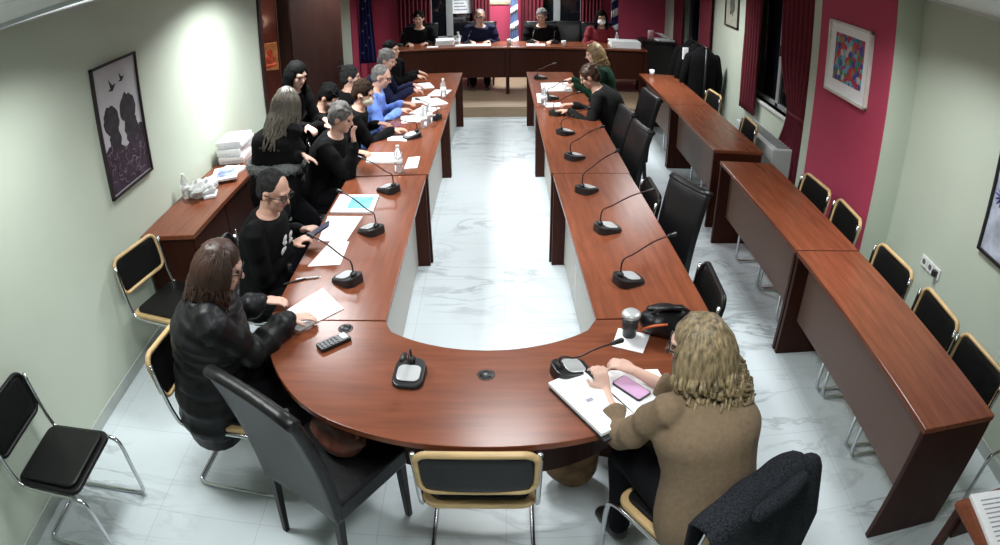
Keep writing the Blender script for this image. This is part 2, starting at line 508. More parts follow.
# ------------------------------------------------------------------ ceiling lamps
M_TUBE = mat('lit_diffuser', (0.95, 0.97, 1.0), 0.5, emit=((0.95, 0.98, 1.0), 1.5))
for i, (lx, ly, pw, where) in enumerate(LAMPS):
    t = thing('ceiling_light', 'square recessed ceiling light panel ' + where, 'ceiling light', (lx, ly, CEIL - 0.012), 0, 'recessed ceiling lights')
    fr = MB()
    for a, b, c, d in ((-0.3, 0.3, -0.3, -0.27), (-0.3, 0.3, 0.27, 0.3), (-0.3, -0.27, -0.27, 0.27), (0.27, 0.3, -0.27, 0.27)):
        fr.bx(a, b, c, d, -0.008, 0.012)
    fr.obj('frame', M_CEIL, t)
    MB().bx(-0.27, 0.27, -0.27, 0.27, 0.0, 0.012).obj('diffuser', M_TUBE, t)
    ld = bpy.data.lights.new('panel_light', 'AREA'); ld.shape = 'SQUARE'; ld.size = 0.5; ld.spread = R(145); ld.energy = pw; ld.color = (0.96, 0.99, 1.0)
    lo = bpy.data.objects.new('panel_light', ld); COL.objects.link(lo); lo.location = (lx, ly, CEIL - 0.03)

# ------------------------------------------------------------------ tables
TH, TT = 0.75, 0.03
def desk(label, y0, y1, xa0, xa1, depth, side, group, modesty=M_MODESTY, mod_z0=0.26, inset=0.10, h=TH, z=0.0, name='desk'):
    """A desk running from y0 (near) to y1 (far); its front edge (where the modesty side is) goes from xa0 to xa1; side=+1: seat side at +x."""
    L = math.hypot(y1 - y0, xa1 - xa0)
    a = math.atan2(-(xa1 - xa0), (y1 - y0))
    t = thing(name, label, 'desk', (xa0, y0, z), a, group)
    e = 0.004
    def B(mb, x0, x1, *r):
        mb.bx(min(x0 * side, x1 * side), max(x0 * side, x1 * side), *r)
    m = MB(); B(m, 0, depth, e, L - e, h - TT, h); m.obj('tabletop', M_WOODX, t, bevel=0.004)
    for ya in (e + 0.002, L - e - 0.034):
        m = MB(); B(m, 0.005, depth - 0.01, ya, ya + 0.032, 0, h - TT - 0.001); m.obj('end_panel', M_PANEL, t, bevel=0.003)
    m = MB(); B(m, inset, inset + 0.018, 0.04, L - 0.04, mod_z0, h - TT - 0.001); m.obj('modesty_panel', modesty, t, bevel=0.002)
    return t
U = 'desks of the U-shaped council table'
desk('straight inner right council desk nearest the curved table end', 2.50, 4.45, 0.425, 0.36, 0.58, 1, U, M_MODLIGHT, 0.02, 0.10)
desk('middle desk of the right arm of the council table', 4.46, 6.40, 0.345, 0.325, 0.60, 1, U, M_MODLIGHT, 0.02, 0.10)
desk('farthest desk in the right arm, by the papers and the platform', 6.41, 8.36, 0.325, 0.305, 0.60, 1, U, M_MODLIGHT, 0.02, 0.10)
desk('straight left arm desk nearest the curve, with spread papers on it', 2.50, 4.45, -0.56, -0.575, 0.60, -1, U, M_MODLIGHT, 0.02, 0.10)
desk('middle desk of the left arm with water bottles on it', 4.46, 6.40, -0.56, -0.55, 0.60, -1, U, M_MODLIGHT, 0.02, 0.10)
desk('farthest desk in the left arm, cluttered with papers before the blue shirt', 6.41, 8.36, -0.55, -0.53, 0.60, -1, U, M_MODLIGHT, 0.02, 0.10)
# curved end
CX = -0.075
half = [(0, 0), (0.15, 0.006), (0.3, 0.025), (0.44, 0.062), (0.6, 0.125), (0.74, 0.215), (0.85, 0.33), (0.95, 0.475), (1.02, 0.62), (1.065, 0.76), (1.075, 0.835)]
outer = [(CX - a, 1.662 + b) for a, b in reversed(half[1:])] + [(CX + a, 1.662 + b) for a, b in half]
RI, CYI = 0.66, 2.265 + 0.66
inner = []
for k in range(25):
    a = R(-132.2 + (-47.8 + 132.2) * k / 24)
    inner.append((CX + RI * math.cos(a) * 1.09, CYI + RI * math.sin(a)))
inner[0] = (-0.56, 2.495); inner[-1] = (0.42, 2.495)
t = thing('curved_desk', 'curved end desk joining both arms of the council table', 'desk', (0, 0, 0), 0, U)
m = MB()
no, ni = len(outer), len(inner)
# ring-like strip between outer and inner curves, resampled to the same count
def resample(p, n):
    p = [V((a, b, 0)) for a, b in p]
    d = [0]
    for i in range(1, len(p)):
        d.append(d[-1] + (p[i] - p[i - 1]).length)
    out = []
    for k in range(n):
        s = d[-1] * k / (n - 1)
        i = 1
        while i < len(p) - 1 and d[i] < s:
            i += 1
        q = (s - d[i - 1]) / max(d[i] - d[i - 1], 1e-9)
        out.append(p[i - 1].lerp(p[i], min(max(q, 0), 1)))
    return out
NO = 49
oc = resample([tuple(v[:2]) for v in smooth_path([(a, b, 0) for a, b in outer], 5)], NO)
ic = resample(inner, NO)
m.sheet(lambda u, v: (oc[round(u * (NO - 1))].lerp(ic[round(u * (NO - 1))], v)) + V((0, 0, TH)), NO - 1, 4, TT)
m.obj('tabletop', M_WOOD, t, bevel=0.003)
m = MB()
pc = [oc[i].lerp(ic[i], 0.55) for i in range(5, NO - 5)]
m.sheet(lambda u, v: pc[round(u * (len(pc) - 1))] + V((0, 0, 0.25 + v * 0.468)), len(pc) - 1, 1, 0.016, V((0, 1, 0)))
m.obj('modesty_panel', M_PANEL, t)
for i in (5, NO - 6):
    a, b = oc[i].lerp(ic[i], 0.12), oc[i].lerp(ic[i], 0.9)
    d = b - a
    MB().box(((a + b) / 2) + V((0, 0, 0.36)), (d.length, 0.03, 0.718), math.atan2(d.y, d.x)).obj('end_panel', M_PANEL, t, bevel=0.003)
for gx, gy in ((-0.08, 2.09), (-0.745, 2.43)):
    MB().lathe((gx, gy, TH), [(0.034, -0.02), (0.036, 0.002), (0.028, 0.0025), (0.027, 0.001)], 20).obj('cable_grommet', M_BLACKPL, t, smooth=True)

# outer row of desks on the right
G = 'desks of the outer right row'
desk('near outer right desk with its dark end panel facing the camera', 1.55, 3.205, 1.79, 1.79, 0.49, 1, G)
desk('second outer right desk, in front of the crimson pillar', 3.21, 4.83, 1.79, 1.79, 0.49, 1, G)
desk('third outer right desk, beside the radiator', 5.12, 6.73, 1.83, 1.83, 0.49, 1, G)
desk('farthest outer right desk with a white cup on its far end', 6.735, 8.43, 1.83, 1.83, 0.49, 1, G)

# dais and head table
struct('floor_platform', MB().bx(WL + 0.03, WR - 0.02, 8.80, YF - 0.002, 0.001, 0.15), M_DAIS)
t = thing('head_desk', 'long dark head desk on the platform where four people sit', 'desk', (0, 0, 0.15))
HY = 9.58
MB().bx(-1.85, 0.07, HY, HY + 0.62, 0.72, 0.75).obj('tabletop', M_WOOD, t, bevel=0.004)
MB().bx(0.075, 2.2, HY, HY + 0.62, 0.72, 0.75).obj('tabletop', M_WOOD, t, bevel=0.004)
for xx in (-1.84, 0.045, 2.16):
    MB().bx(xx, xx + 0.05, HY - 0.0 + 0.01, HY + 0.6, 0, 0.719).obj('end_panel', M_PANEL, t, bevel=0.003)
MB().bx(-1.79, 0.0445, HY + 0.05, HY + 0.07, 0.26, 0.719).obj('modesty_panel', M_PANEL, t, bevel=0.002)
MB().bx(0.0955, 2.159, HY + 0.05, HY + 0.07, 0.26, 0.719).obj('modesty_panel', M_PANEL, t, bevel=0.002)

# low cabinet on the left wall
t = thing('low_cabinet', 'low brown cabinet along the left wall under paper stacks', 'cabinet', (-2.49, 3.46, 0))
MB().bx(0.0, 0.42, 0.01, 2.3, 0.04, 0.74).obj('body', M_PANEL, t, bevel=0.004)
MB().bx(-0.005, 0.45, -0.01, 2.32, 0.741, 0.775).obj('top', M_WOODX, t, bevel=0.004)
MB().bx(0.02, 0.39, 0.04, 2.27, 0, 0.04).obj('plinth', M_BLACKPL, t)
for k in range(4):
    d = MB().bx(0.421, 0.437, 0.02 + k * 0.57, 0.58 + k * 0.57, 0.06, 0.73).obj('door', M_PANEL, t, bevel=0.003)
    MB().box((0.448, 0.02 + k * 0.57 + (0.5 if k % 2 == 0 else 0.06), 0.45), (0.018, 0.012, 0.1)).obj('handle', M_CHROME, d, bevel=0.003)

# ------------------------------------------------------------------ chairs
def cantilever(label, loc, rz, group, black=False):
    t = thing('cantilever_chair', label, 'chair', loc, rz, group)
    metal = M_BLACKTUBE if black == 2 else M_CHROME
    rim = M_BLACKVINYL if black else M_BEECH
    x = 0.225
    sidep = [(x, -0.255, 0.79), (x, -0.235, 0.62), (x, -0.215, 0.50), (x, -0.17, 0.435), (x, 0.0, 0.425), (x, 0.17, 0.425), (x, 0.235, 0.40), (x, 0.25, 0.34), (x, 0.25, 0.2), (x, 0.25, 0.07), (x, 0.235, 0.025), (x, 0.18, 0.012), (x, 0.0, 0.012), (x, -0.17, 0.012), (x - 0.02, -0.235, 0.012), (x - 0.08, -0.25, 0.012)]
    full = sidep + [(-a, b, c) for a, b, c in reversed(sidep)]
    MB().tube(smooth_path(full, 3), 0.0115, 8).obj('tube_frame', metal, t, smooth=True)
    # seat: rim and cushion
    out = rrect(0.45, 0.44, 0.06)
    m = MB().prism(out, 0.438, 0.462)
    m.obj('seat_rim', rim, t, bevel=0.006)
    m = MB().prism(rrect(0.40, 0.39, 0.05), 0.462, 0.482)
    m.obj('seat_pad', M_BLACKVINYL, t, bevel=0.012)
    # back: rim as a closed rounded loop, pad inside, slightly curved
    def bend(px, pz):
        return V((px, -0.262 - 0.02 * (pz - 0.7) / 0.12 + 0.25 * px * px - 0.012, pz))
    loop = [bend(a, 0.70 + b) for a, b in rrect(0.43, 0.235, 0.055, 6)]
    MB().tube(loop, [(0.016, 0.013)] * len(loop), 8, up=(0, 1, 0), closed=True).obj('back_rim', rim, t, smooth=True)
    def pad(u, v):
        a, b = (u - 0.5) * 2, (v - 0.5) * 2
        k = 1 - 0.06 * (a * b) ** 2
        return bend(a * 0.205 * k, 0.70 + b * 0.105 * k) + V((0, 0.008, 0))
    MB().sheet(pad, 10, 6, 0.018, V((0, 1, 0))).obj('back_pad', M_BLACKVINYL, t, bevel=0.004, smooth=True)
    return t
def yaw_of(fx, fy):
    return math.atan2(-fx, fy)
GC = 'cantilever chairs with pale wooden rims'
FX = yaw_of(1, 0)
ch0 = cantilever('empty beech-rimmed black chair seen from behind at the curved table end', (-0.105, 1.84, 0), 0.0, GC)
dup(ch0, (-2.13, 3.14, 0), yaw_of(1, -0.25), 'pale-rimmed black chair in front of the low cabinet by the left wall', GC)
dup(ch0, (-1.36, 2.23, 0), yaw_of(1, -0.08), 'pale-rimmed chair under the woman in the puffer jacket', GC)
for x, y, a, lab in ((2.17, 4.23, 3, 'beech-rimmed chair against the crimson pillar, left one of two'), (2.19, 3.74, -4, 'beech-rimmed chair against the crimson pillar, right one of two'),
                     (2.17, 2.98, 2, 'beech-rimmed chair in the outer row, below the wall sockets and farther of that pair'), (2.18, 2.44, -3, 'beech-rimmed chair in the outer row, below the wall sockets and nearer of that pair'),
                     (2.18, 1.93, 3, 'last beech-rimmed chair at the near end of the outer row'), (2.215, 7.12, 4, 'small far chair back beyond the farthest outer desk, near the black rack'),
                     (2.215, 5.93, -3, 'small chair back beyond the third outer desk, near the radiator')):
    dup(ch0, (x, y, 0), yaw_of(-1, 0) + R(a), lab, GC)
dup(ch0, (2.74, 1.36, 0), yaw_of(-1, 0.05), 'chair by the right wall cut off by the picture edge', GC)
dup(ch0, (0.735, 1.585, 0), yaw_of(-0.53, 0.85), 'pale-rimmed chair the blonde woman sits on, dark coat over its back', GC)
chb = cantilever('all-black chair with chrome legs alone at the bottom left', (-2.17, 1.655, 0), yaw_of(1, 0.03), 'black cantilever chairs', 1)
dup(chb, (0.74, 4.02, 0), yaw_of(-1, 0.0), 'low rounded black chair back at the right arm, farther of two', 'black cantilever chairs')
dup(chb, (0.80, 2.76, 0), yaw_of(-1, 0.05), 'low rounded black chair back at the right arm, nearer of two', 'black cantilever chairs')

def parsons(label, loc, rz, group):
    t = thing('high_back_chair', label, 'chair', loc, rz, group)
    MB().prism(rrect(0.48, 0.46, 0.03), 0.37, 0.47).obj('seat', M_BLACKLEATHER, t, bevel=0.015)
    def bk(u, v):
        z = 0.36 + v * 0.64
        return V(((u - 0.5) * (0.47 + 0.05 * v), -0.185 - 0.10 * v * v + 0.012 * math.cos((u - 0.5) * PI), z))
    MB().sheet(bk, 8, 12, 0.055, V((0, 1, -0.12))).obj('backrest', M_BLACKLEATHER, t, bevel=0.012, smooth=True)
    MB().tube([bk(u / 6, 1) + V((0, -0.03, 0.0)) for u in range(7)], [(0.032, 0.022)] * 7, 10, up=(0, 1, 0)).obj('top_roll', M_BLACKLEATHER, t, smooth=True)
    for sx in (-1, 1):
        for yy, ly in ((0.2, 0.0), (-0.2, -0.05)):
            MB().tube([(sx * 0.205, yy + ly, 0.0), (sx * 0.205, yy, 0.4)], [(0.019, 0.019), (0.027, 0.027)], 4, up=(1, 1, 0)).obj('leg', M_BLACKLEATHER, t, bevel=0.003)
    return t
GH = 'high-backed black leather chairs'
hb0 = parsons('big black leather chair at front left of the curved table', (-0.745, 1.885, 0), yaw_of(0.54, 0.84), GH)
for x, y, f, lab in ((0.90, 3.55, (-0.90, -0.42), 'black leather chair at the right arm between the two low rounded chair backs'),
                     (0.83, 4.92, (-1, -0.2), 'black leather chair at the right arm, beside the fourth microphone'),
                     (0.80, 5.46, (-1, -0.15), 'black leather chair behind the bent figure in charcoal jacket'),
                     (0.93, 7.55, (-1, 0.1), 'black leather chair behind the fair-haired woman of the right arm')):
    dup(hb0, (x, y, 0), yaw_of(*f), lab, GH).scale = (0.72, 1, 0.97)

# ------------------------------------------------------------------ people
def two_bone(a, b, l1, l2, pole):
    d = b - a
    n = min(d.length, (l1 + l2) * 0.995)
    dn = d.normalized()
    b = a + dn * n
    k = (l1 * l1 - l2 * l2 + n * n) / (2 * n)
    h = math.sqrt(max(l1 * l1 - k * k, 0.0))
    p = V(pole) - dn * V(pole).dot(dn)
    p.normalize()
    return a + dn * k + p * h, b
def hand(mb, w, d, n, sgn, curl=0.5, s=1.0):
    """w wrist, d direction of the hand, n back-of-hand normal, sgn +1 right / -1 left (thumb side)."""
    d = d.normalized()
    n = (n - d * n.dot(d)).normalized()
    sd = d.cross(n) * sgn
    mb.cap([w - d * 0.015, w + d * 0.03 * s, w + d * 0.075 * s], [(0.024 * s, 0.019 * s), (0.036 * s, 0.015 * s), (0.040 * s, 0.012 * s)], 10, up=sd)
    lens = (0.066, 0.074, 0.069, 0.053)
    for i, L in enumerate(lens):
        o = sd * (-0.0305 + 0.0203 * i) * s * -1
        p = w + d * (0.078 * s) + o
        dd = (d + o * 2.2).normalized()
        pts = [p - d * 0.02]
        ang = 0.0
        for k, fr in enumerate((0.45, 0.3, 0.25)):
            pts.append(p.copy())
            ang += curl * (0.35 + 0.4 * (k > 0))
            p = p + (dd * math.cos(ang) - n * math.sin(ang)) * L * fr * s
        pts.append(p)
        mb.cap(pts, [0.0088 * s, 0.0088 * s, 0.0084 * s, 0.0076 * s, 0.0068 * s], 7)
    b = w + d * 0.02 * s + sd * 0.024 * s
    q = b + (d * 0.6 + sd * 0.75 - n * 0.25).normalized() * 0.038 * s
    e = q + (d * 0.9 + sd * 0.3 - n * 0.3).normalized() * 0.03 * s
    mb.cap([b, q, e], [0.0135 * s, 0.0105 * s, 0.008 * s], 8)

def person(name_label, pelvis, face, lean=12, side=0, head=(0, 0, 0), hands=None, hand_d=None, curl=0.6, stand=False, female=False, skin=None,
           top=None, hair=None, hairstyle='short', vox=0.009, puff=False, wide=1.0, knees=None, size=1.0, trousers=None, sleeve=True, topname='sweater',
           collar=False, elbow_out=0.5, back_bend=0.0, feet=True, hlen=0.3, hairseed=1, extras=None, loose=1.0, wave=0.012, vol=0.0, hback=0.1):
    P = V(pelvis)
    f = V((face[0], face[1], 0)).normalized()
    r = V((f.y, -f.x, 0))
    up = V((0, 0, 1))
    S = size
    L = R(lean)
    t1 = (up * math.cos(L * 0.6) + f * math.sin(L * 0.6) + r * math.sin(R(side))).normalized()
    t2 = (up * math.cos(L * 1.3 + R(back_bend)) + f * math.sin(L * 1.3 + R(back_bend)) + r * math.sin(R(side))).normalized()
    floor_z = 0.15 if pelvis[1] > 9 else 0.0
    t = thing('person', name_label, 'person', (P.x, P.y, floor_z))
    skin = skin or M_SKIN
    A = 0.88 if female else 1.0
    waist = P + t1 * 0.17 * S
    chest = waist + (t1 + t2).normalized() * 0.19 * S
    shl = chest + t2 * 0.13 * S
    neck = shl + t2 * 0.035 * S
    hd_dir = (t2 + up * 1.2 + f * 0.1).normalized()
    ntop = neck + hd_dir * 0.048 * S
    # head frame
    hy, hp, hr = [R(k) for k in head]
    hm = Matrix((r, f, up)).transposed() @ Matrix.Rotation(hy, 3, 'Z') @ Matrix.Rotation(-hp, 3, 'X') @ Matrix.Rotation(hr, 3, 'Y')
    hc = ntop + hm @ V((0, 0.018, 0.098)) * S
    def H(x, y, z):
        return hc + hm @ (V((x, y, z)) * S)
    body = MB()
    def torso(mb, g, puffy=0.0, bottom=-0.06, wmul=1.0):
        hw2 = 1 + (wide - 1) * 0.6
        c = [(P + t1 * bottom * S, 0.165 * hw2, 0.125 * hw2), (P, 0.172 * hw2, 0.135 * hw2), (waist, 0.148 * A * wide, 0.115 * wide), (waist.lerp(chest, 0.5), 0.155 * A * wide, 0.122 * wide),
             (chest, 0.168 * A * wide, 0.125 * wide), (shl - t2 * 0.03 * S, 0.150 * A, 0.098), (shl + t2 * 0.015 * S, 0.112 * A, 0.08), (neck, 0.064, 0.060)]
        pts = smooth_path([q[0] for q in c], 5)
        ra = smooth_path([(q[1], q[2], 0) for q in c], 5)
        rad = []
        for i, q in enumerate(ra):
            k = puffy * abs(math.sin(i * 0.9)) if puffy else 0
            rad.append(((q.x + g + k) * S * wmul, (q.y + g + k) * S * wmul))
        if g and not collar:      # open crew neck
            pts, rad = pts[:-3], rad[:-3]
            pts.append(shl + t2 * 0.030 * S); rad.append((0.064 * S, 0.060 * S))
            pts.insert(0, pts[0] - t1 * 0.05 * S); rad.insert(0, (rad[0][0] * 0.9, rad[0][1] * 0.9))
            mb.tube(pts, rad, 20, up=r)
        else:
            mb.cap(pts, rad, 20, up=r)
    torso(body, 0.0)
    body.cap([neck - t2 * 0.03, ntop, ntop + hm @ V((0, 0, 0.05))], [0.056 * S, 0.050 * S, 0.052 * S], 12)
    # skull, jaw, nose, ears, brow, chin
    body.ball(H(0, -0.012, 0.028), (0.074 * S, 0.093 * S, 0.088 * S), 20, 14, hm)
    body.ball(H(0, 0.022, -0.045), (0.057 * S, 0.062 * S, 0.070 * S), 16, 12, hm)
    body.ball(H(0, 0.052, -0.088), (0.026 * S, 0.026 * S, 0.022 * S), 12, 8, hm)
    body.cap([H(0, 0.078, 0.012), H(0, 0.098, -0.026)], [0.009 * S, 0.014 * S], 8)
    body.ball(H(0, 0.070, 0.026), (0.052 * S, 0.020 * S, 0.014 * S), 12, 8, hm)
    for sx in (-1, 1):
        body.ball(H(sx * 0.077, -0.008, -0.008), (0.009 * S, 0.019 * S, 0.032 * S), 10, 8, hm)
        body.ball(H(sx * 0.036, 0.056, -0.022), (0.024 * S, 0.022 * S, 0.022 * S), 10, 8, hm)
    cloth = MB()
    g = 0.022 if not puff else 0.036
    torso(cloth, g, 0.02 if puff else 0.0, -0.10 if not puff else -0.17)
    if collar:
        cloth.cap([neck - t2 * 0.02, neck + t2 * 0.035], [0.075 * S, 0.078 * S], 14)
    # arms
    W_ = 0.185 * A * S
    hands = hands or {}
    wr = {}
    for sx, key in ((1, 'R'), (-1, 'L')):
        sh = shl + r * sx * W_ - t2 * 0.025 * S
        tgt = hands.get(key)
        if tgt is None:
            tgt = P + f * 0.3 + r * sx * 0.16 + up * 0.18
        tgt = V(tgt)
        hdv = hand_d.get(key) if hand_d else None
        hdv = V(hdv).normalized() if hdv else (tgt - sh + f * 0.2).normalized()
        wrist = tgt - hdv * 0.09
        el, wrist2 = two_bone(sh, wrist, 0.29 * S, 0.26 * S, r * sx * elbow_out - up * 1.0 - f * 0.35)
        wr[key] = (el, wrist2, hdv)
        pts = smooth_path([sh - r * sx * 0.05, sh, sh.lerp(el, 0.5), el, el.lerp(wrist2, 0.5), wrist2], 3)
        rb = smooth_path([(0.05, 0, 0), (0.052, 0, 0), (0.044, 0, 0), (0.037, 0, 0), (0.034, 0, 0), (0.024, 0, 0)], 3)
        body.cap(pts, [q.x * S * A for q in rb], 12)
        nrm = up if abs(hdv.z) < 0.7 else -f
        hand(body, wrist2, hdv, nrm, sx, curl, S * (0.93 if female else 1.0))
        sl = smooth_path([sh - r * sx * 0.06, sh, sh.lerp(el, 0.5), el, el.lerp(wrist2, 0.5), wrist2 - (wrist2 - el).normalized() * (0.02 if sleeve else 0.12)], 4)
        rs = smooth_path([(0.058, 0, 0), (0.062, 0, 0), (0.057, 0, 0), (0.05, 0, 0), (0.045, 0, 0), (0.038, 0, 0)], 4)
        rad = []
        for i, q in enumerate(rs):
            k = q.x * S * A
            k += (0.014 + 0.022 * abs(math.sin(i * 0.95))) if puff else (0.006 + 0.004 * math.sin(i * 2.1)) * (1 + (loose - 1) * min(1.0, i / 9.0))
            rad.append(k)
        cloth.cap(sl, rad, 14)
    # legs
    leg = MB()
    shoes = []
    for sx in (1, -1):
        hip = P + r * sx * 0.09 * S - up * 0.01
        if stand:
            knee, ank = two_bone(hip, V((P.x, P.y, 0.09)) + r * sx * 0.11 - f * 0.04, 0.43 * S, 0.42 * S, f)
            kf = f
        else:
            kn = P + f * 0.43 * S + r * sx * 0.11 - up * 0.03
            if knees:
                kn = kn + V(knees)
            ank = V((kn.x, kn.y, floor_z + 0.09)) - f * 0.05
            knee = kn
        body.cap(smooth_path([hip, hip.lerp(knee, 0.5), knee, knee.lerp(ank, 0.45), ank], 3), [q.x * S for q in smooth_path([(0.082, 0, 0), (0.07, 0, 0), (0.052, 0, 0), (0.05, 0, 0), (0.033, 0, 0)], 3)], 12)
        leg.cap(smooth_path([hip, hip.lerp(knee, 0.5), knee, knee.lerp(ank, 0.45), ank], 3), [q.x * S for q in smooth_path([(0.100, 0, 0), (0.086, 0, 0), (0.068, 0, 0), (0.062, 0, 0), (0.052, 0, 0)], 3)], 12)
        sm = MB()
        sm.cap([ank + f * -0.02 - up * 0.045, ank + f * 0.06 - up * 0.05, ank + f * 0.15 - up * 0.06], [(0.036, 0.04), (0.042, 0.036), (0.036, 0.026)], 12, up=r)
        sm.cap([ank - up * 0.03, ank + up * 0.03], [0.042, 0.044], 12)
        body.cap([ank - up * 0.04, ank + f * 0.12 - up * 0.06], [0.03, 0.02], 8, up=r)
        shoes.append(sm)
    leg.cap([P - up * 0.015 - r * 0.06, P - up * 0.015 + r * 0.06], [(0.125, 0.105), (0.125, 0.105)], 14, up=f)
    body.obj('body', skin, t, remesh=vox, relax=2, world=True)
    tp = cloth.obj(topname, top, t, remesh=max(vox, 0.009), relax=2 if not puff else 1, world=True)
    leg.obj('trousers', trousers or M_TROUSER, t, remesh=0.014, relax=3, world=True)
    if feet:
        for sm in shoes:
            sm.obj('shoe', M_SHOE, t, remesh=0.01, relax=2, world=True)
    # eyes, mouth
    for sx in (-1, 1):
        MB().ball(H(sx * 0.031, 0.0755, 0.006), (0.012 * S, 0.0085 * S, 0.007 * S), 10, 6, hm).obj('eye', M_EYE, t, smooth=True, world=True)
    MB().ball(H(0, 0.0815, -0.056), (0.022 * S, 0.007 * S, 0.006 * S), 10, 6, hm).obj('lips', M_LIP, t, smooth=True, world=True)
    # hair
    if hair:
        rnd = random.Random(hairseed)
        hm_ = MB()
        base = MB()
        base.ball(H(0, -0.020, 0.038), (0.084 * S, 0.098 * S, 0.090 * S), 22, 14, hm, 0.08, 28)
        base.ball(H(0, -0.055, -0.01), (0.070 * S, 0.062 * S, 0.075 * S), 16, 10, hm, 0.1, 30)
        if hairstyle == 'buzz':
            base = MB()
            base.ball(H(0, -0.026, 0.040), (0.0795 * S, 0.0935 * S, 0.084 * S), 22, 14, hm, 0.03, 40)
            base.ball(H(0, -0.048, -0.01), (0.070 * S, 0.062 * S, 0.07 * S), 16, 10, hm)
            ho = base.obj('hair', hair, t, remesh=0.008, relax=1, world=True)
        elif hairstyle == 'short':
            for k in range(40):
                a = rnd.uniform(0, 2 * PI); b = rnd.uniform(0.05, 1.2)
                d = V((math.sin(b) * math.cos(a), math.sin(b) * math.sin(a) - 0.15, math.cos(b)))
                p = V((d.x * 0.078, -0.02 + d.y * 0.092, 0.04 + d.z * 0.084))
                q = p + V((d.x * 0.012, 0.03 * rnd.uniform(0.2, 1), 0.006))
                base.cap([H(*p), H(*q)], [0.013 * S, 0.009 * S], 6)
            ho = base.obj('hair', hair, t, remesh=0.008, relax=1, world=True)
        else:
            # long or bob: cap plus many falling locks
            hmz = hm @ V((0, 0, 1))
            back = -(hm @ V((0, 1, 0)))
            n = 150
            for k in range(n):
                a = -PI / 2 + (k / (n - 1) - 0.5) * R(255) + rnd.uniform(-0.06, 0.06)
                b = rnd.uniform(0.75, 1.25)
                q0 = rnd.uniform(0.1, 0.9)
                st = V((0.055 * q0 * math.cos(a), -0.02 + 0.065 * q0 * math.sin(a), 0.118 - 0.018 * q0))
                m1 = V(((0.088 + vol * 0.5) * math.cos(a), -0.02 + (0.10 + vol * 0.4) * math.sin(a), 0.03))
                m2 = V(((0.092 + vol) * math.cos(a), -0.022 + (0.105 + vol) * math.sin(a), -0.06))
                pts = [H(*st), H(*m1), H(*m2)]
                ln = hlen * rnd.uniform(0.75, 1.08) * S
                cur = pts[-1].copy()
                steps = 5
                ph = rnd.uniform(0, 6.28)
                for q in range(1, steps + 1):
                    fr = q / steps
                    dirn = (up * -1.0 + back * (hback + 0.25 * max(0, -math.sin(a)))).normalized()
                    cur = cur + (dirn + V((rnd.uniform(-1, 1), rnd.uniform(-1, 1), 0)) * wave * 8).normalized() * (ln - 0.06) / steps
                    wob = wave * math.sin(ph + q * 1.9)
                    # keep hair out of the back
                    pts.append(cur + r * wob + f * wob * 0.5)
                hm_.tube(smooth_path(pts, 2), [(0.0085 + vol * 0.1) * S * (1 - 0.5 * (i / (2 * len(pts)))) for i in range(2 * (len(pts) - 1) + 1)], 5)
            hm_.v += []
            n0 = len(base.v)
            base.add(hm_.v, hm_.f)
            ho = base.obj('hair', hair, t, smooth=True, world=True)
    T_ = dict(t=t, H=H, hm=hm, hc=hc, f=f, r=r, up=up, neck=neck, chest=chest, shl=shl, wr=wr, t2=t2, P=P, S=S, waist=waist, t1=t1)
    if extras:
        extras(T_)
    return T_

def glasses(T_):
    H, S = T_['H'], T_['S']
    m = MB()
    for sx in (-1, 1):
        lp = [H(sx * 0.034 + 0.025 * math.cos(a), 0.094, 0.004 + 0.018 * math.sin(a)) for a in [2 * PI * k / 16 for k in range(16)]]
        m.tube(lp, 0.0028, 6, closed=True)
        m.tube([H(sx * 0.058, 0.092, 0.01), H(sx * 0.084, 0.05, 0.01), H(sx * 0.086, -0.012, 0.006)], 0.0028, 6)
    m.tube([H(-0.01, 0.095, 0.006), H(0.01, 0.095, 0.006)], 0.0025, 6)
    m.obj('glasses', M_BLACKPL, T_['t'], smooth=True, world=True)
def facemask(T_):
    H, S, hm = T_['H'], T_['S'], T_['hm']
    m = MB().ball(H(0, 0.045, -0.05), (0.062 * S, 0.062 * S, 0.052 * S), 16, 12, hm)
    for sx in (-1, 1):
        m.tube([H(sx * 0.06, 0.05, -0.03), H(sx * 0.08, 0.0, 0.0)], 0.004, 6)
    m.obj('face_mask', mat('cream_mask', (0.7, 0.68, 0.55), 0.8), T_['t'], smooth=True, world=True)

H_BLONDE = mat('ash_blonde_hair', (0.20, 0.15, 0.08), 0.5, 0, 0.7, 22, 0.3, stretch=(3, 3, 0.6))
H_ASH = mat('faded_blonde_hair', (0.085, 0.072, 0.052), 0.5, 0, 0.4, 30, 0.3, stretch=(3, 3, 0.6))
H_BROWN = mat('chestnut_hair', (0.040, 0.017, 0.009), 0.45, 0, 0.45, 30, 0.3, stretch=(3, 3, 0.6))
H_BLACK = mat('black_hair', (0.003, 0.003, 0.003), 0.8, 0, 0.3, 30, 0.3, spec=0.1)
H_GREY = mat('grey_hair', (0.13, 0.125, 0.12), 0.85, 0, 0.4, 40, 0.3, spec=0.15)
H_DGREY = mat('dark_grey_hair', (0.022, 0.021, 0.021), 0.9, 0, 0.5, 40, 0.3, spec=0.1)
H_LBROWN = mat('light_brown_hair', (0.17, 0.11, 0.05), 0.5, 0, 0.4, 30, 0.3)
C_TAN = mat('tan_knit', (0.17, 0.118, 0.070), 0.9, 0, 0.12, 60, 0.25)
C_PUFF = mat('black_quilted_nylon', (0.009, 0.009, 0.010), 0.45, 0, 0.2, 12, spec=0.22)
C_BLACK = mat('black_cotton', (0.004, 0.004, 0.0045), 0.9, 0, 0.2, 30, 0.1, spec=0.12)
C_BLACK2 = mat('soft_black_wool', (0.005, 0.005, 0.0055), 0.95, 0, 0.3, 50, 0.3, spec=0.1)
C_NAVY = mat('navy_cotton', (0.007, 0.009, 0.032), 0.8, 0, 0.2, 30, 0.1, spec=0.15)
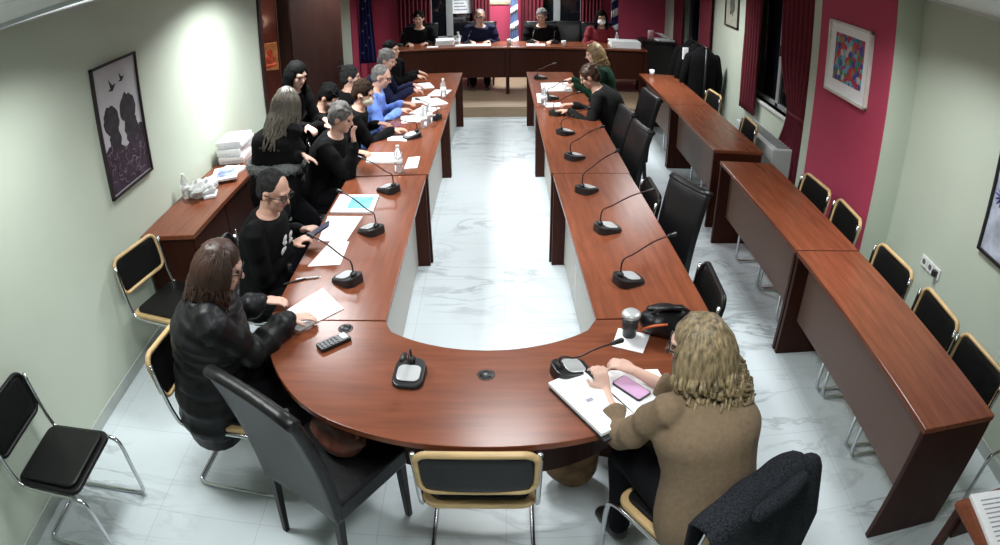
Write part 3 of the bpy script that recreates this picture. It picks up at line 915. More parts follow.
C_BLUE = mat('light_blue_shirting', (0.12, 0.22, 0.60), 0.75, 0, 0.45, 14, 0.2)
C_CHAR = mat('charcoal_wool', (0.012, 0.012, 0.012), 0.9, 0, 0.25, 40, 0.2, spec=0.15)
C_RED = mat('crimson_knit', (0.17, 0.006, 0.015), 0.8, 0, 0.15, 30)
C_FUR = mat('grey_fur', (0.14, 0.15, 0.145), 0.9, 0, 0.4, 60, 0.8)

# near right: blonde woman in the tan sweater
def x_blonde(T_):
    glasses(T_)
    m = MB()
    for s in (-1, 1):
        el, w, d = T_['wr']['R' if s > 0 else 'L']
    T_['H']
person('blonde woman in a tan sweater leaning over her papers at the near right', (0.76, 1.50, 0.55), (-0.40, 0.91), lean=24, head=(42, 8, 0),
       hands={'L': (0.375, 2.02, 0.825), 'R': (0.44, 2.06, 0.83)}, hand_d={'L': (-0.2, 0.5, 0.55), 'R': (-0.75, 0.3, 0.2)}, curl=1.0, female=True, top=C_TAN, hair=H_BLONDE,
       hairstyle='long', vox=0.0065, wide=1.32, hlen=0.24, sleeve=False, skin=M_SKINP, hairseed=3, extras=x_blonde, size=0.98, wave=0.03, vol=0.026, hback=0.3, loose=2.0)
# near left: woman in the puffer jacket
def x_puff(T_):
    glasses(T_)
person('brown-haired woman in a black quilted puffer jacket reading papers', (-1.42, 2.19, 0.55), (0.93, 0.28), lean=17, head=(0, 22, 0),
       hands={'L': (-1.12, 2.60, 0.80), 'R': (-0.93, 2.46, 0.80)}, hand_d={'L': (0.9, 0.2, -0.1), 'R': (0.8, 0.35, -0.1)}, curl=0.5, female=True, top=C_PUFF, hair=H_BROWN,
       hairstyle='long', vox=0.007, puff=True, topname='puffer_jacket', hlen=0.20, collar=True, skin=M_SKINP, hairseed=5, extras=x_puff, wide=1.15, vol=0.012, hback=0.22)
# man in the printed black sweatshirt
def x_print(T_):
    glasses(T_)
    c, f, r, t2, S = T_['chest'], T_['f'], T_['r'], T_['t2'], T_['S']
    n = (f - t2 * f.dot(t2)).normalized()
    m = MB()
    rnd = random.Random(4)
    base = c + n * 0.152 - t2 * 0.02
    for k in range(26):
        u, v = rnd.uniform(-0.07, 0.07), rnd.uniform(-0.11, 0.10)
        p = base + r * u + t2 * v - n * (u * u * 2.0)
        w, h = rnd.uniform(0.008, 0.026), rnd.uniform(0.008, 0.03)
        m.ball(p, 1.0, 8, 5, Matrix((r * w, n * 0.006, t2 * h)).transposed())
    m.obj('chest_print', mat('white_screen_print', (0.55, 0.56, 0.58), 0.8, 0, 0.3, 40), T_['t'], smooth=True, world=True)
person('man with glasses in a black sweatshirt with white chest print, holding a phone', (-1.43, 3.12, 0.55), (0.97, -0.1), lean=14, head=(-8, 22, 0),
       hands={'L': (-1.13, 3.30, 0.87), 'R': (-1.13, 3.17, 0.87)}, hand_d={'L': (0.8, -0.4, 0.3), 'R': (0.85, 0.3, 0.3)}, curl=1.1, top=C_BLACK, hair=H_DGREY, hairstyle='buzz',
       vox=0.0075, topname='sweatshirt', extras=x_print, skin=M_SKIN)
# standing woman, long faded blonde hair and a fur trimmed coat, leaning over
def x_fur(T_):
    P, f, r, up, t1, waist = T_['P'], T_['f'], T_['r'], T_['up'], T_['t1'], T_['waist']
    m = MB()
    n = 40
    c = waist + t1 * 0.03
    lp = [c + r * 0.225 * math.cos(2 * PI * k / n) + f * 0.19 * math.sin(2 * PI * k / n) + t1 * 0.0 for k in range(n)]
    rnd = random.Random(2)
    m.tube(lp, [0.042 + rnd.uniform(-0.006, 0.006) for _ in lp], 10, closed=True)
    for k in range(260):
        i = rnd.randrange(n)
        d = V((rnd.gauss(0, 1), rnd.gauss(0, 1), rnd.gauss(0, 1))).normalized()
        m.tube([lp[i] + d * 0.03, lp[i] + d * 0.062 - up * 0.012], [0.007, 0.001], 4)
    m.obj('fur_trim', C_FUR, T_['t'], smooth=True, world=True)
person('standing woman with long faded blonde hair and a fur-trimmed black coat', (-1.73, 4.32, 0.74), (0.66, 0.75), lean=18, back_bend=2, head=(26, 14, 0), stand=True,
       hands={'R': (-1.36, 4.22, 0.98), 'L': (-1.40, 4.95, 1.0)}, hand_d={'R': (0.7, 0.2, -0.5), 'L': (0.6, 0.1, -0.3)}, curl=0.25, female=True, top=C_BLACK2, hair=H_ASH, hairstyle='long',
       vox=0.008, wide=1.5, topname='coat', loose=2.2, vol=0.020, hlen=0.36, hback=0.46, hairseed=9, skin=M_SKINP, extras=x_fur, size=0.98)
# dark haired woman standing behind
person('dark-haired woman standing behind the long-haired woman, looking down', (-1.96, 5.28, 0.82), (0.80, -0.35), lean=22, head=(-12, 20, 0), stand=True,
       hands={'R': (-1.5, 4.75, 1.05), 'L': (-1.45, 5.1, 1.0)}, female=True, top=C_BLACK, hair=H_BLACK, hairstyle='long', vox=0.009, hlen=0.22, topname='coat', hairseed=12, skin=M_SKINP)
# grey haired man, hand at face
person('grey-haired man in black resting his cheek on his hand', (-1.48, 4.70, 0.54), (1, -0.15), lean=22, head=(0, 18, 0),
       hands={'R': (-1.13, 4.55, 1.08), 'L': (-1.12, 4.88, 0.80)}, hand_d={'R': (-0.1, 0.2, 1.0), 'L': (1, -0.4, 0)}, curl=0.7, top=C_BLACK, hair=H_GREY, hairstyle='short', vox=0.009, skin=M_SKIN)
# masked man stretching his arm
person('man in black with a cream face mask reaching over the table', (-1.46, 5.46, 0.54), (1, 0.05), lean=21, head=(-12, 16, 0),
       hands={'R': (-0.90, 5.52, 0.80), 'L': (-1.08, 5.68, 0.81)}, hand_d={'R': (1, 0.1, -0.05), 'L': (1, -0.5, 0)}, top=C_BLACK, hair=mat('dark_brown_hair', (0.022, 0.012, 0.007), 0.85, 0, 0.4, 30, spec=0.15), hairstyle='short',
       vox=0.009, extras=facemask, hairseed=4)
person('person with black hair bent low behind the grey-haired man', (-1.84, 5.66, 0.53), (0.9, -0.3), lean=22, head=(0, 38, 0), female=True, top=C_BLACK2, hair=H_BLACK, hairstyle='short', vox=0.01)
# blue shirt
person('man with glasses in a light blue shirt handling papers', (-1.44, 6.20, 0.54), (1, 0.03), lean=21, head=(-4, 20, 0),
       hands={'R': (-0.94, 6.18, 0.82), 'L': (-0.95, 6.42, 0.82)}, hand_d={'R': (1, 0.3, 0), 'L': (1, -0.3, 0)}, top=C_BLUE, hair=H_GREY, hairstyle='buzz', vox=0.009, topname='shirt', wide=1.1, extras=glasses)
person('grey-haired man in dark navy at the left arm beyond the blue shirt', (-1.52, 7.10, 0.55), (1, 0.0), lean=19, head=(-8, 20, 0),
       hands={'R': (-0.92, 7.0, 0.82), 'L': (-0.95, 7.25, 0.82)}, top=C_NAVY, hair=H_GREY, hairstyle='short', vox=0.01, hairseed=6)
person('farthest figure in black at the left arm, chin raised', (-1.45, 7.75, 0.54), (0.9, -0.5), lean=12, head=(8, -4, 0),
       hands={'R': (-0.98, 7.8, 0.82), 'L': (-0.98, 8.0, 0.82)}, top=C_BLACK, hair=H_BLACK, hairstyle='short', vox=0.01, hairseed=8)
person('dark-clad person seated in second row between door leaf and masked man', (-1.68, 6.30, 0.50), (0.95, 0.2), lean=12, head=(0, 5, 0), top=C_BLACK, hair=H_DGREY, hairstyle='short', vox=0.01, hairseed=14)
# right arm
person('bent figure in a charcoal jacket at the far right arm', (1.16, 6.16, 0.54), (-0.93, 0.25), lean=27, back_bend=4, head=(4, 28, 0),
       hands={'L': (0.55, 6.12, 0.80), 'R': (0.62, 6.36, 0.80)}, hand_d={'L': (-1, 0.2, 0), 'R': (-1, -0.1, 0)}, top=C_CHAR, hair=H_BROWN, hairstyle='short', vox=0.009, topname='jacket', hairseed=21, wide=1.1)
person('fair-haired woman beyond the charcoal jacket at the right arm', (1.22, 7.33, 0.54), (-1, -0.05), lean=14, head=(0, 16, 0),
       hands={'L': (0.72, 7.2, 0.81), 'R': (0.72, 7.5, 0.81)}, female=True, top=mat('dark_green_top', (0.004, 0.022, 0.011), 0.85, spec=0.15), hair=H_LBROWN, hairstyle='long', vox=0.01, hlen=0.2, hairseed=22, skin=M_SKINP)
# head table
def x_bandana(T_):
    H, S, hm = T_['H'], T_['S'], T_['hm']
    MB().ball(H(0, 0.045, -0.05), (0.064 * S, 0.064 * S, 0.055 * S), 14, 10, hm).obj('face_mask', M_PAPER, T_['t'], smooth=True, world=True)
HYP = 10.42
def hands_at(x, dx=0.12, y=9.98, z=0.945):
    return {'R': (x + dx, y, z), 'L': (x - dx, y, z)}
# people at the head table face the camera: their right hand is at -x
def hp(label, x, top, hair, hstyle, seed, **k):
    hs = {'R': (x - 0.1, 9.93, 0.93), 'L': (x + 0.1, 9.93, 0.93)}
    return person(label, (x, HYP, 0.62), (0.0, -1), lean=16, head=k.pop('head', (0, 4, 0)), hands=hs, hand_d={'R': (0.5, -1, 0), 'L': (-0.5, -1, 0)}, top=top, hair=hair, hairstyle=hstyle, vox=0.01, hairseed=seed, size=1.06, wide=k.pop('wide', 1.15), loose=2.0, **k)
hp('bearded man in black at the left end of the head desk', -1.33, C_BLACK, H_BLACK, 'short', 31)
hp('man with glasses in navy at the head desk under the notice', -0.36, C_NAVY, H_GREY, 'buzz', 32, extras=glasses, wide=1.15)
hp('grey-haired man in black in the middle right of the head desk', 0.62, C_BLACK, H_GREY, 'short', 33, head=(-12, 6, 0))
hp('person in red and black with a white face mask at the head desk', 1.57, C_RED, H_BLACK, 'long', 34, female=True, extras=x_bandana, hlen=0.24, topname='cardigan')

# chairs that the visible people sit on
GS = 'low chairs under the seated people'
for x, y, f, lab in ((-1.45, 3.18, (1, 0), 'black chair under the man in the printed sweatshirt'), (-1.47, 4.72, (1, -0.1), 'black chair under the grey-haired man resting his cheek'),
                     (-1.47, 5.50, (1, 0), 'black chair under the masked man'), (-1.44, 6.28, (1, 0), 'black chair under the man in light blue'),
                     (-1.48, 7.12, (1, 0), 'black chair under the man in dark navy')):
    dup(chb, (x, y, 0), yaw_of(*f), lab, GS)
for x, y, f, lab in ((1.14, 6.02, (-0.98, -0.1), 'black chair under the charcoal jacket figure'),):
    dup(hb0, (x, y, 0), yaw_of(*f), lab, GS)
for x, lab in ((-1.33, 'black chair behind the bearded man at the head desk'), (-0.36, 'black chair behind the man in navy at the head desk'), (0.62, 'black chair behind the grey-haired man at the head desk'), (1.57, 'black chair behind the person in red at the head desk')):
    dup(hb0, (x, HYP + 0.03, 0.15), PI, lab, GH)
dup(hb0, (1.08, 10.55, 0.15), PI, 'empty black chair between the two right figures of the head desk', GH)

exec_small = True
# ------------------------------------------------------------------ conference microphones
def microphone(label, loc, tip, group='conference microphones'):
    """base pointing from the plate towards the speaker; tip in world"""
    loc = V(loc); tip = V(tip)
    d = tip - loc
    rz = yaw_of(d.x, d.y)
    t = thing('conference_microphone', label, 'microphone', tuple(loc), rz, group)
    m = MB()
    out = rrect(0.135, 0.165, 0.045)
    n = len(out)
    vs = [(x, y, 0) for x, y in out] + [(x * 0.95, y * 0.95, 0.018 + 0.030 * (0.5 - y / 0.15)) for x, y in out]
    m.add(vs, [tuple(range(n - 1, -1, -1)), tuple(range(n, 2 * n))] + [(i, (i + 1) % n, (i + 1) % n + n, i + n) for i in range(n)])
    m.obj('base', M_BLACKPL, t, bevel=0.004)
    m = MB()
    out2 = rrect(0.098, 0.085, 0.025)
    vs = [(x, y + 0.012, 0.0195 + 0.030 * (0.5 - (y + 0.012) / 0.15)) for x, y in out2] + [(x, y + 0.012, 0.024 + 0.030 * (0.5 - (y + 0.012) / 0.15)) for x, y in out2]
    n = len(out2)
    m.add(vs, [tuple(range(n - 1, -1, -1)), tuple(range(n, 2 * n))] + [(i, (i + 1) % n, (i + 1) % n + n, i + n) for i in range(n)])
    m.obj('speaker_plate', M_SILVER, t, bevel=0.002)
    MB().lathe((0, -0.055, 0.03), [(0.018, 0), (0.018, 0.03), (0.010, 0.04)], 12).obj('socket', M_BLACKPL, t, smooth=True)
    L = math.hypot(d.x, d.y)
    z = d.z
    pts = [(0, -0.055, 0.06), (0, -0.045, 0.06 + z * 0.35), (0, 0.02, z * 0.72), (0, L * 0.55, z * 0.92), (0, L, z)]
    MB().tube(smooth_path(pts, 5), 0.0045, 8).obj('gooseneck', mat('dark_gooseneck', (0.05, 0.015, 0.012), 0.4, 0.3), t, smooth=True)
    e = V((0, L, z)); dd = V((0, 1, 0.08)).normalized()
    MB().cap([e - dd * 0.012, e + dd * 0.03], [0.010, 0.012], 10).obj('microphone_head', M_BLACKPL, t, smooth=True)
    return t
ordR = ['nearest of the row on the right arm', 'second from the near end on the right arm', 'third from the near end on the right arm', 'fourth from the near end on the right arm', 'fifth from the near end on the right arm', 'just before the charcoal jacket figure', 'beside the papers on the far right arm', 'at the far tip of the right arm']
for (x, y, tx, ty, tz), w in zip([(0.64, 2.85, 0.87, 2.95, 0.97), (0.62, 3.47, 0.89, 3.58, 0.97), (0.57, 4.10, 0.80, 4.32, 0.97), (0.56, 4.80, 0.79, 4.98, 0.96), (0.55, 5.48, 0.76, 5.62, 0.95), (0.53, 6.14, 0.74, 6.3, 0.94), (0.52, 6.8, 0.66, 6.9, 0.93), (0.47, 7.9, 0.64, 8.0, 0.93)], ordR):
    microphone('black gooseneck microphone, ' + w, (x, y, TH), (tx, ty, tz))
for (x, y, tx, ty, tz), w in zip([(-0.83, 2.88, -1.04, 3.02, 0.95), (-0.81, 3.48, -1.02, 3.65, 0.95), (-0.81, 4.15, -1.02, 4.3, 0.95), (-0.81, 5.42, -0.98, 5.3, 0.95), (-0.68, 6.02, -0.83, 6.12, 0.93)],
                                 ['beside the reading woman on the left arm', 'by the blank sheets on the left arm', 'by the blue-printed brochure on the left arm', 'before the masked man on the left arm', 'among the bottles on the left arm']):
    microphone('black gooseneck microphone ' + w, (x, y, TH), (tx, ty, tz))
microphone('silver-faced microphone alone at the middle of the curved table', (-0.395, 2.07, TH), (-0.40, 2.02, 0.90))
microphone('microphone with a long bent neck beside the blonde woman', (0.27, 2.10, TH), (0.46, 2.17, 0.85))

# ------------------------------------------------------------------ papers, bottles, devices
def sheetp(name, label, pts, z=TH, th=0.002, m=M_PAPER, cat='paper', group=None, lines=0, pic=None):
    """a quadrilateral of paper given by its four corners"""
    c = sum((V((a, b, 0)) for a, b in pts), V()) / 4
    t = thing(name, label, cat, (c.x, c.y, z), 0, group)
    q = [(a - c.x, b - c.y) for a, b in pts]
    ar = sum(q[i][0] * q[(i + 1) % 4][1] - q[(i + 1) % 4][0] * q[i][1] for i in range(4))
    if ar < 0:
        q.reverse()
    MB().prism(q, 0.0005, th).obj('sheet', m, t)
    if lines:
        a, b, cc, d = [V((*k, 0)) for k in [(p[0] - c.x, p[1] - c.y) for p in pts]]
        mb = MB()
        rnd = random.Random(len(label))
        for k in range(lines):
            v = 0.12 + 0.76 * k / max(lines - 1, 1)
            l0 = a.lerp(d, v); l1 = b.lerp(cc, v)
            p, e = l0.lerp(l1, 0.12), l0.lerp(l1, rnd.uniform(0.55, 0.9))
            w = (d - a).normalized() * 0.0016
            mb.add([p - w + V((0, 0, th + 0.0004)), e - w + V((0, 0, th + 0.0004)), e + w + V((0, 0, th + 0.0004)), p + w + V((0, 0, th + 0.0004))], [(0, 1, 2, 3)])
        mb.obj('print', M_INK, t)
    if pic:
        a, b, cc, d = [V((*k, 0)) for k in [(p[0] - c.x, p[1] - c.y) for p in pts]]
        def bl(u, v):
            return a.lerp(b, u).lerp(d.lerp(cc, u), v) + V((0, 0, th + 0.0005))
        MB().add([bl(*pic[0]), bl(pic[1][0], pic[0][1]), bl(*pic[1]), bl(pic[0][0], pic[1][1])], [(0, 1, 2, 3)]).obj('picture', M_BLUEINK, t)
    return t
sheetp('document', 'open white document under the hands of the puffer jacket woman', [(-1.14, 2.50), (-0.95, 2.80), (-0.79, 2.60), (-0.97, 2.40)], lines=12, th=0.004)
sheetp('document', 'white printed sheet before the sweatshirt man, nearer of two', [(-1.10, 3.04), (-0.91, 3.06), (-0.92, 3.345), (-1.04, 3.35)], lines=9)
sheetp('document', 'blank white sheet on the left arm, farther of two in a line', [(-1.12, 3.36), (-0.94, 3.35), (-0.91, 3.71), (-1.15, 3.73)], lines=3)
sheetp('brochure', 'open brochure with a blue-green picture on the left arm', [(-1.145, 3.78), (-0.85, 3.75), (-0.86, 4.05), (-1.145, 4.07)], th=0.012, cat='brochure', pic=((0.35, 0.2), (0.9, 0.85)))
sheetp('document', 'thick white papers before the man resting his cheek', [(-1.09, 4.74), (-0.80, 4.71), (-0.83, 4.95), (-1.12, 4.98)], th=0.016, lines=8)
sheetp('document', 'white papers by the reaching hand of the masked man', [(-1.02, 5.35), (-0.84, 5.30), (-0.86, 5.45), (-1.04, 5.47)], th=0.006)
rnd = random.Random(5)
for i, (x, y, a, w, l) in enumerate([(-0.90, 6.05, 0.2, 0.2, 0.28), (-0.80, 6.35, -0.4, 0.21, 0.28), (-0.75, 6.7, 0.5, 0.22, 0.3), (-0.9, 6.85, 0.1, 0.2, 0.28), (-0.72, 7.15, -0.2, 0.2, 0.3), (-0.95, 7.55, 0.3, 0.2, 0.3)]):
    c, s = math.cos(a), math.sin(a)
    q = [(x + c * u * w / 2 - s * v * l / 2, y + s * u * w / 2 + c * v * l / 2) for u, v in ((-1, -1), (1, -1), (1, 1), (-1, 1))]
    sheetp('document', 'white paper ' + ['before the light blue shirt, nearest', 'under the right hand of the blue shirt', 'with a folded corner past the blue shirt', 'before the man in navy, wall side', 'before the man in navy, aisle side', 'farthest on the cluttered left desk'][i], q, th=0.003 + 0.004 * (i % 3), lines=6)
sheetp('note_card', 'small white card near the inner edge of the left arm', [(-0.76, 4.58), (-0.66, 4.60), (-0.67, 4.86), (-0.76, 4.84)], th=0.008, cat='card')
sheetp('document', 'white papers fanned at the far right arm by the green top', [(0.44, 7.15), (0.80, 7.2), (0.78, 7.65), (0.45, 7.6)], th=0.01, lines=6)
sheetp('document', 'white paper next to the charcoal jacket hands', [(0.44, 6.42), (0.62, 6.45), (0.60, 6.62), (0.42, 6.6)], th=0.006)
sheetp('document', 'narrow white paper slip at the far right arm inner edge', [(0.36, 6.62), (0.44, 6.62), (0.44, 7.05), (0.37, 7.05)], th=0.006)
# woman's folder
t = thing('folder', 'open white paper pad on a black folder before the blonde woman', 'folder', (0.42, 1.93, TH))
MB().prism([(-0.245, 0.06), (-0.06, -0.26), (0.09, -0.17), (-0.10, 0.17)], 0.0, 0.009).obj('cover', M_BLACKPL, t)
MB().prism([(-0.25, 0.075), (-0.07, -0.235), (0.08, -0.15), (-0.11, 0.165)], 0.0095, 0.026).obj('paper_pad', M_PAPER, t, bevel=0.002)
MB().prism([(-0.10, 0.165), (0.06, -0.13), (0.26, -0.04), (0.22, 0.16)], 0.002, 0.012).obj('loose_sheets', M_PAPER, t)
MB().box((-0.095, -0.04, 0.0265), (0.03, 0.02, 0.001), 0.5).obj('printed_mark', M_INK, t)
MB().box((0.0, 0.0, 0.008), (0.012, 0.34, 0.02), rz=0.5).obj('spine', M_BLACKPL, t)
def phone(label, loc, rz, screen, tilt=0.0):
    t = thing('smartphone', label, 'phone', loc, rz)
    m = Matrix.Rotation(tilt, 4, 'X')
    MB().prism(rrect(0.078, 0.155, 0.012), 0, 0.009).xf(m).obj('case', M_BLACKPL, t, bevel=0.002)
    MB().prism(rrect(0.070, 0.145, 0.008), 0.0092, 0.0102).xf(m).obj('screen', screen, t)
M_SCR = mat('lit_phone_screen', (0.4, 0.25, 0.4), 0.2, emit=((0.60, 0.36, 0.50), 0.45))
phone('smartphone with a lit pink screen on the blonde woman\'s papers', (0.505, 1.965, TH + 0.0125), R(38), M_SCR)
phone('smartphone held by the man in the printed sweatshirt', (-1.06, 3.22, 0.885), R(-80), mat('dim_phone_screen', (0.1, 0.1, 0.16), 0.15), 0.5)
# desk phone / remote
t = thing('remote_control', 'black handset lying left of the silver-faced microphone', 'remote control', (-0.775, 2.305, TH), R(-48))
MB().prism(rrect(0.065, 0.16, 0.012), 0, 0.02).obj('body', M_BLACKPL, t, bevel=0.004)
m = MB()
for i in range(3):
    for j in range(5):
        m.box(((i - 1) * 0.018, -0.06 + j * 0.019, 0.021), (0.011, 0.009, 0.003))
m.obj('buttons', mat('grey_rubber', (0.12, 0.13, 0.14), 0.5), t)
MB().box((0, 0.055, 0.021), (0.045, 0.03, 0.002)).obj('display', mat('grey_display', (0.16, 0.19, 0.18), 0.2), t)
def bottle(label, x, y, z=TH, h=0.21, g='water bottles'):
    t = thing('water_bottle', label, 'bottle', (x, y, z), 0, g)
    MB().lathe((0, 0, 0), [(0.028, 0), (0.032, 0.01), (0.032, h * 0.6), (0.029, h * 0.66), (0.031, h * 0.72), (0.012, h * 0.92), (0.012, h * 0.94)], 14).obj('bottle_body', M_CLEAR, t, smooth=True)
    MB().lathe((0, 0, h * 0.94), [(0.014, 0), (0.014, 0.018)], 12).obj('cap', M_WHITEPL, t)
    MB().lathe((0, 0, h * 0.32), [(0.0328, 0), (0.0328, h * 0.22)], 14).obj('label_band', M_PAPER, t, smooth=True)
bottle('clear plastic bottle standing before the man resting his cheek', -0.79, 4.52)
bottle('clear bottle beyond the reaching hand, nearer of a pair', -0.735, 5.72)
bottle('clear bottle beyond the reaching hand, farther of a pair', -0.70, 5.86)
bottle('clear bottle far up the cluttered left arm', -0.66, 6.95)
bottle('clear bottle on the head desk left of the man in navy', -0.68, 9.85, 0.9)
bottle('clear bottle on the head desk right of the person in red', 1.78, 9.95, 0.9)
bottle('clear bottle at the far right arm', 0.42, 6.5)
def cup(label, x, y, z, m=M_WHITEPL, r=0.036, h=0.085, lid=None):
    t = thing('cup', label, 'cup', (x, y, z), 0)
    MB().lathe((0, 0, 0), [(r * 0.75, 0), (r, h), (r * 0.92, h), (r * 0.7, 0.006)], 18).obj('cup_body', m, t, smooth=True)
    MB().lathe((0, 0, h * 0.8), [(r * 0.9, 0), (r * 0.9, 0.003)], 16).obj('drink', mat('coffee', (0.03, 0.015, 0.008), 0.2), t)
cup('white cup at the far end of the outer right row', 1.98, 8.3, TH)
cup('white cup on the head desk before the empty chair', 0.92, 9.72, 0.9)
cup('small white cup on the head desk below the flag with white stripes', 0.10, 9.85, 0.9)
t = thing('coffee_cup', 'dark takeaway coffee cup with silver lid behind the blonde woman\'s papers', 'cup', (0.56, 2.36, TH))
MB().lathe((0, 0, 0), [(0.03, 0), (0.042, 0.11), (0.03, 0.11)], 20).obj('cup_body', mat('dark_print_card', (0.03, 0.03, 0.03), 0.4, 0, 0.5, 30), t, smooth=True)
MB().lathe((0, 0, 0.108), [(0.044, 0), (0.044, 0.012), (0.036, 0.02), (0.012, 0.021)], 20).obj('lid', M_SILVER, t, smooth=True)
sheetp('document', 'small white leaflet under the coffee cup', [(0.47, 2.28), (0.60, 2.22), (0.66, 2.36), (0.52, 2.42)], th=0.003)
# handbag on the table by the woman
t = thing('handbag', 'black handbag with orange lining slumped beside the coffee cup', 'bag', (0.74, 2.37, TH))
m = MB().ball((0, 0, 0.07), (0.13, 0.09, 0.075), 20, 12, None, 0.25, 14)
m.v = [V((v.x, v.y, max(v.z, 0.001))) for v in m.v]
m.obj('bag_body', M_BLACKLEATHER, t, smooth=True)
MB().tube(smooth_path([(-0.1, 0, 0.09), (-0.07, -0.05, 0.16), (0.0, -0.06, 0.175), (0.07, -0.04, 0.15), (0.1, 0, 0.09)], 5), 0.009, 8).obj('strap', M_BLACKLEATHER, t, smooth=True)
MB().tube(smooth_path([(-0.12, -0.03, 0.05), (-0.09, -0.085, 0.10), (-0.03, -0.09, 0.11)], 5), [(0.014, 0.006)] * 11, 8).obj('orange_trim', mat('orange_lining', (0.55, 0.12, 0.03), 0.6), t, smooth=True)
MB().tube(smooth_path([(-0.10, 0.02, 0.13), (-0.02, -0.03, 0.16), (0.06, -0.01, 0.15)], 5), [(0.02, 0.006)] * 11, 8).obj('flap', M_BLACKLEATHER, t, smooth=True)
# pens near the left papers
for i, (x, y, a) in enumerate([(-1.12, 2.87, 0.5), (-1.06, 2.9, 0.2)]):
    t = thing('pen', ['dark pen left of a pale one by the printed sheet', 'pale pen right of a dark one by the printed sheet'][i], 'pen', (x, y, TH + 0.006), a)
    MB().cap([(-0.065, 0, 0), (0.055, 0, 0)], [0.0055, 0.005], 8).obj('barrel', M_BLACKPL if i == 0 else M_SILVER, t, smooth=True)
    MB().cap([(0.055, 0, 0), (0.07, 0, 0)], [0.004, 0.0012], 8).obj('tip', M_CHROME, t, smooth=True)
# head desk papers
for x0, x1, y0, y1, h, lab in ((-0.72, -0.18, 9.68, 9.86, 0.012, 'white papers before the man in navy at the head desk'), (0.36, 0.64, 9.68, 9.84, 0.012, 'white papers before the grey-haired man at the head desk'),
                               (1.30, 1.48, 9.72, 9.84, 0.01, 'white note before the person in red at the head desk'), (-1.15, -0.98, 9.66, 9.78, 0.008, 'white slip before the bearded man at the head desk')):
    sheetp('document', lab, [(x0, y0), (x1, y0), (x1, y1), (x0, y1)], 0.9, h)
t = thing('paper_stack', 'tall white paper stack at the right end of the head desk', 'paper stack', (1.88, 9.82, 0.9))
for k in range(4):
    MB().box((0.005 * (-1) ** k, 0, 0.014 + 0.027 * k), (0.46, 0.3, 0.025), 0.03 * (k % 2)).obj('paper_bundle', M_PAPER, t, bevel=0.002)
t = thing('paper_stack', 'grey-white stack of folders on the head desk between bearded man and man in navy', 'paper stack', (-0.90, 10.0, 0.9))
for k in range(3):
    MB().box((0, 0, 0.014 + 0.027 * k), (0.28, 0.3, 0.025), 0.06 * k).obj('paper_bundle', M_PAPERP, t, bevel=0.002)
for x, lab in ((-0.52, 'between the bottle and the man in navy'), (0.47, 'at the left hand side of the grey-haired man'), (0.80, 'at the right hand side of the grey-haired man'), (-1.62, 'before the bearded man')):
    microphone('head desk microphone ' + lab, (x, 9.98, 0.9), (x + 0.02, 10.1, 1.08), 'head desk microphones')

# stuff on the low cabinet
CZ = 0.775
t = thing('paper_stack', 'tall stack of white papers at the wall on the low cabinet', 'paper stack', (-2.33, 5.0, CZ))
for k in range(6):
    MB().box((0.006 * math.sin(k * 2), 0.01 * math.cos(k * 3), 0.018 + 0.035 * k), (0.24, 0.32, 0.033), 0.04 * math.sin(k * 1.7)).obj('paper_bundle', M_PAPER if k % 2 else M_PAPERP, t, bevel=0.003)
for i, (x, y, a) in enumerate([(-2.24, 4.52, 0.3), (-2.26, 4.60, -0.2)]):
    t = thing('magazine', ['blue and white printed magazine on top of another on the cabinet', 'white magazine at the bottom of the cabinet pile'][i], 'magazine', (x, y, CZ + (0.022 if i == 0 else 0.0)), a)
    MB().box((0, 0, 0.0105), (0.22, 0.30, 0.02)).obj('pages', M_PAPER, t, bevel=0.002)
    MB().box((0.01, 0.0, 0.0212), (0.15, 0.2, 0.001)).obj('cover_print', mat('blue_photo_print', (0.2, 0.24, 0.42), 0.5, 0, 0.9, 14), t)
t = thing('plastic_bag', 'crumpled clear plastic bag with items on the low cabinet end', 'bag', (-2.30, 4.17, CZ))
m = MB().ball((0, 0, 0.055), (0.12, 0.13, 0.065), 24, 14, None, 0.5, 22)
m.v = [V((v.x, v.y, max(v.z, 0.001))) for v in m.v]
m.obj('bag_body', mat('milky_plastic', (0.62, 0.63, 0.62), 0.3, 0, 0.2, 30, trans=0.3), t)
MB().box((0.09, -0.03, 0.012), (0.1, 0.14, 0.02), 0.3).obj('packet', M_PAPERP, t, bevel=0.003)
bottle('small bottle on the low cabinet beside the plastic bag', -2.43, 4.13, CZ, 0.19)

# bag on the black leather chair, bag on the floor, coat on the chair
def soft_bag(label, loc, r, m_, rz=0.0):
    t = thing('bag', label, 'bag', loc, rz)
    m = MB().ball((0, 0, r[2]), r, 22, 14, None, 0.25, 12)
    m.v = [V((v.x, v.y, max(v.z, 0.001))) for v in m.v]
    m.obj('bag_body', m_, t, smooth=True)
    MB().tube(smooth_path([(-r[0] * 0.8, 0, r[2] * 1.5), (-r[0] * 0.4, 0, r[2] * 2.3), (r[0] * 0.4, 0.02, r[2] * 2.3), (r[0] * 0.8, 0, r[2] * 1.5)], 5), 0.010, 8).obj('handle', m_, t, smooth=True)
soft_bag('reddish brown leather bag lying on the big black leather chair', (-0.70, 1.93, 0.47), (0.15, 0.10, 0.08), mat('brown_leather', (0.12, 0.04, 0.025), 0.45, 0, 0.4, 20, 0.3), R(-38))
soft_bag('tan suede bag standing on the floor under the curved table', (0.33, 2.17, 0.0), (0.14, 0.09, 0.16), mat('tan_suede', (0.17, 0.095, 0.045), 0.9, 0, 0.4, 16, 0.4), 0.2)
t = thing('coat', 'dark grey speckled coat draped over the blonde woman\'s chair back', 'coat', (0.880, 1.353, 0))
M_COAT = mat('dark_grey_tweed', (0.016, 0.018, 0.022), 0.95, 0, 0.9, 160, 0.5, spec=0.15)
cf = V((-0.53, 0.85, 0)).normalized(); cr = V((cf.y, -cf.x, 0))
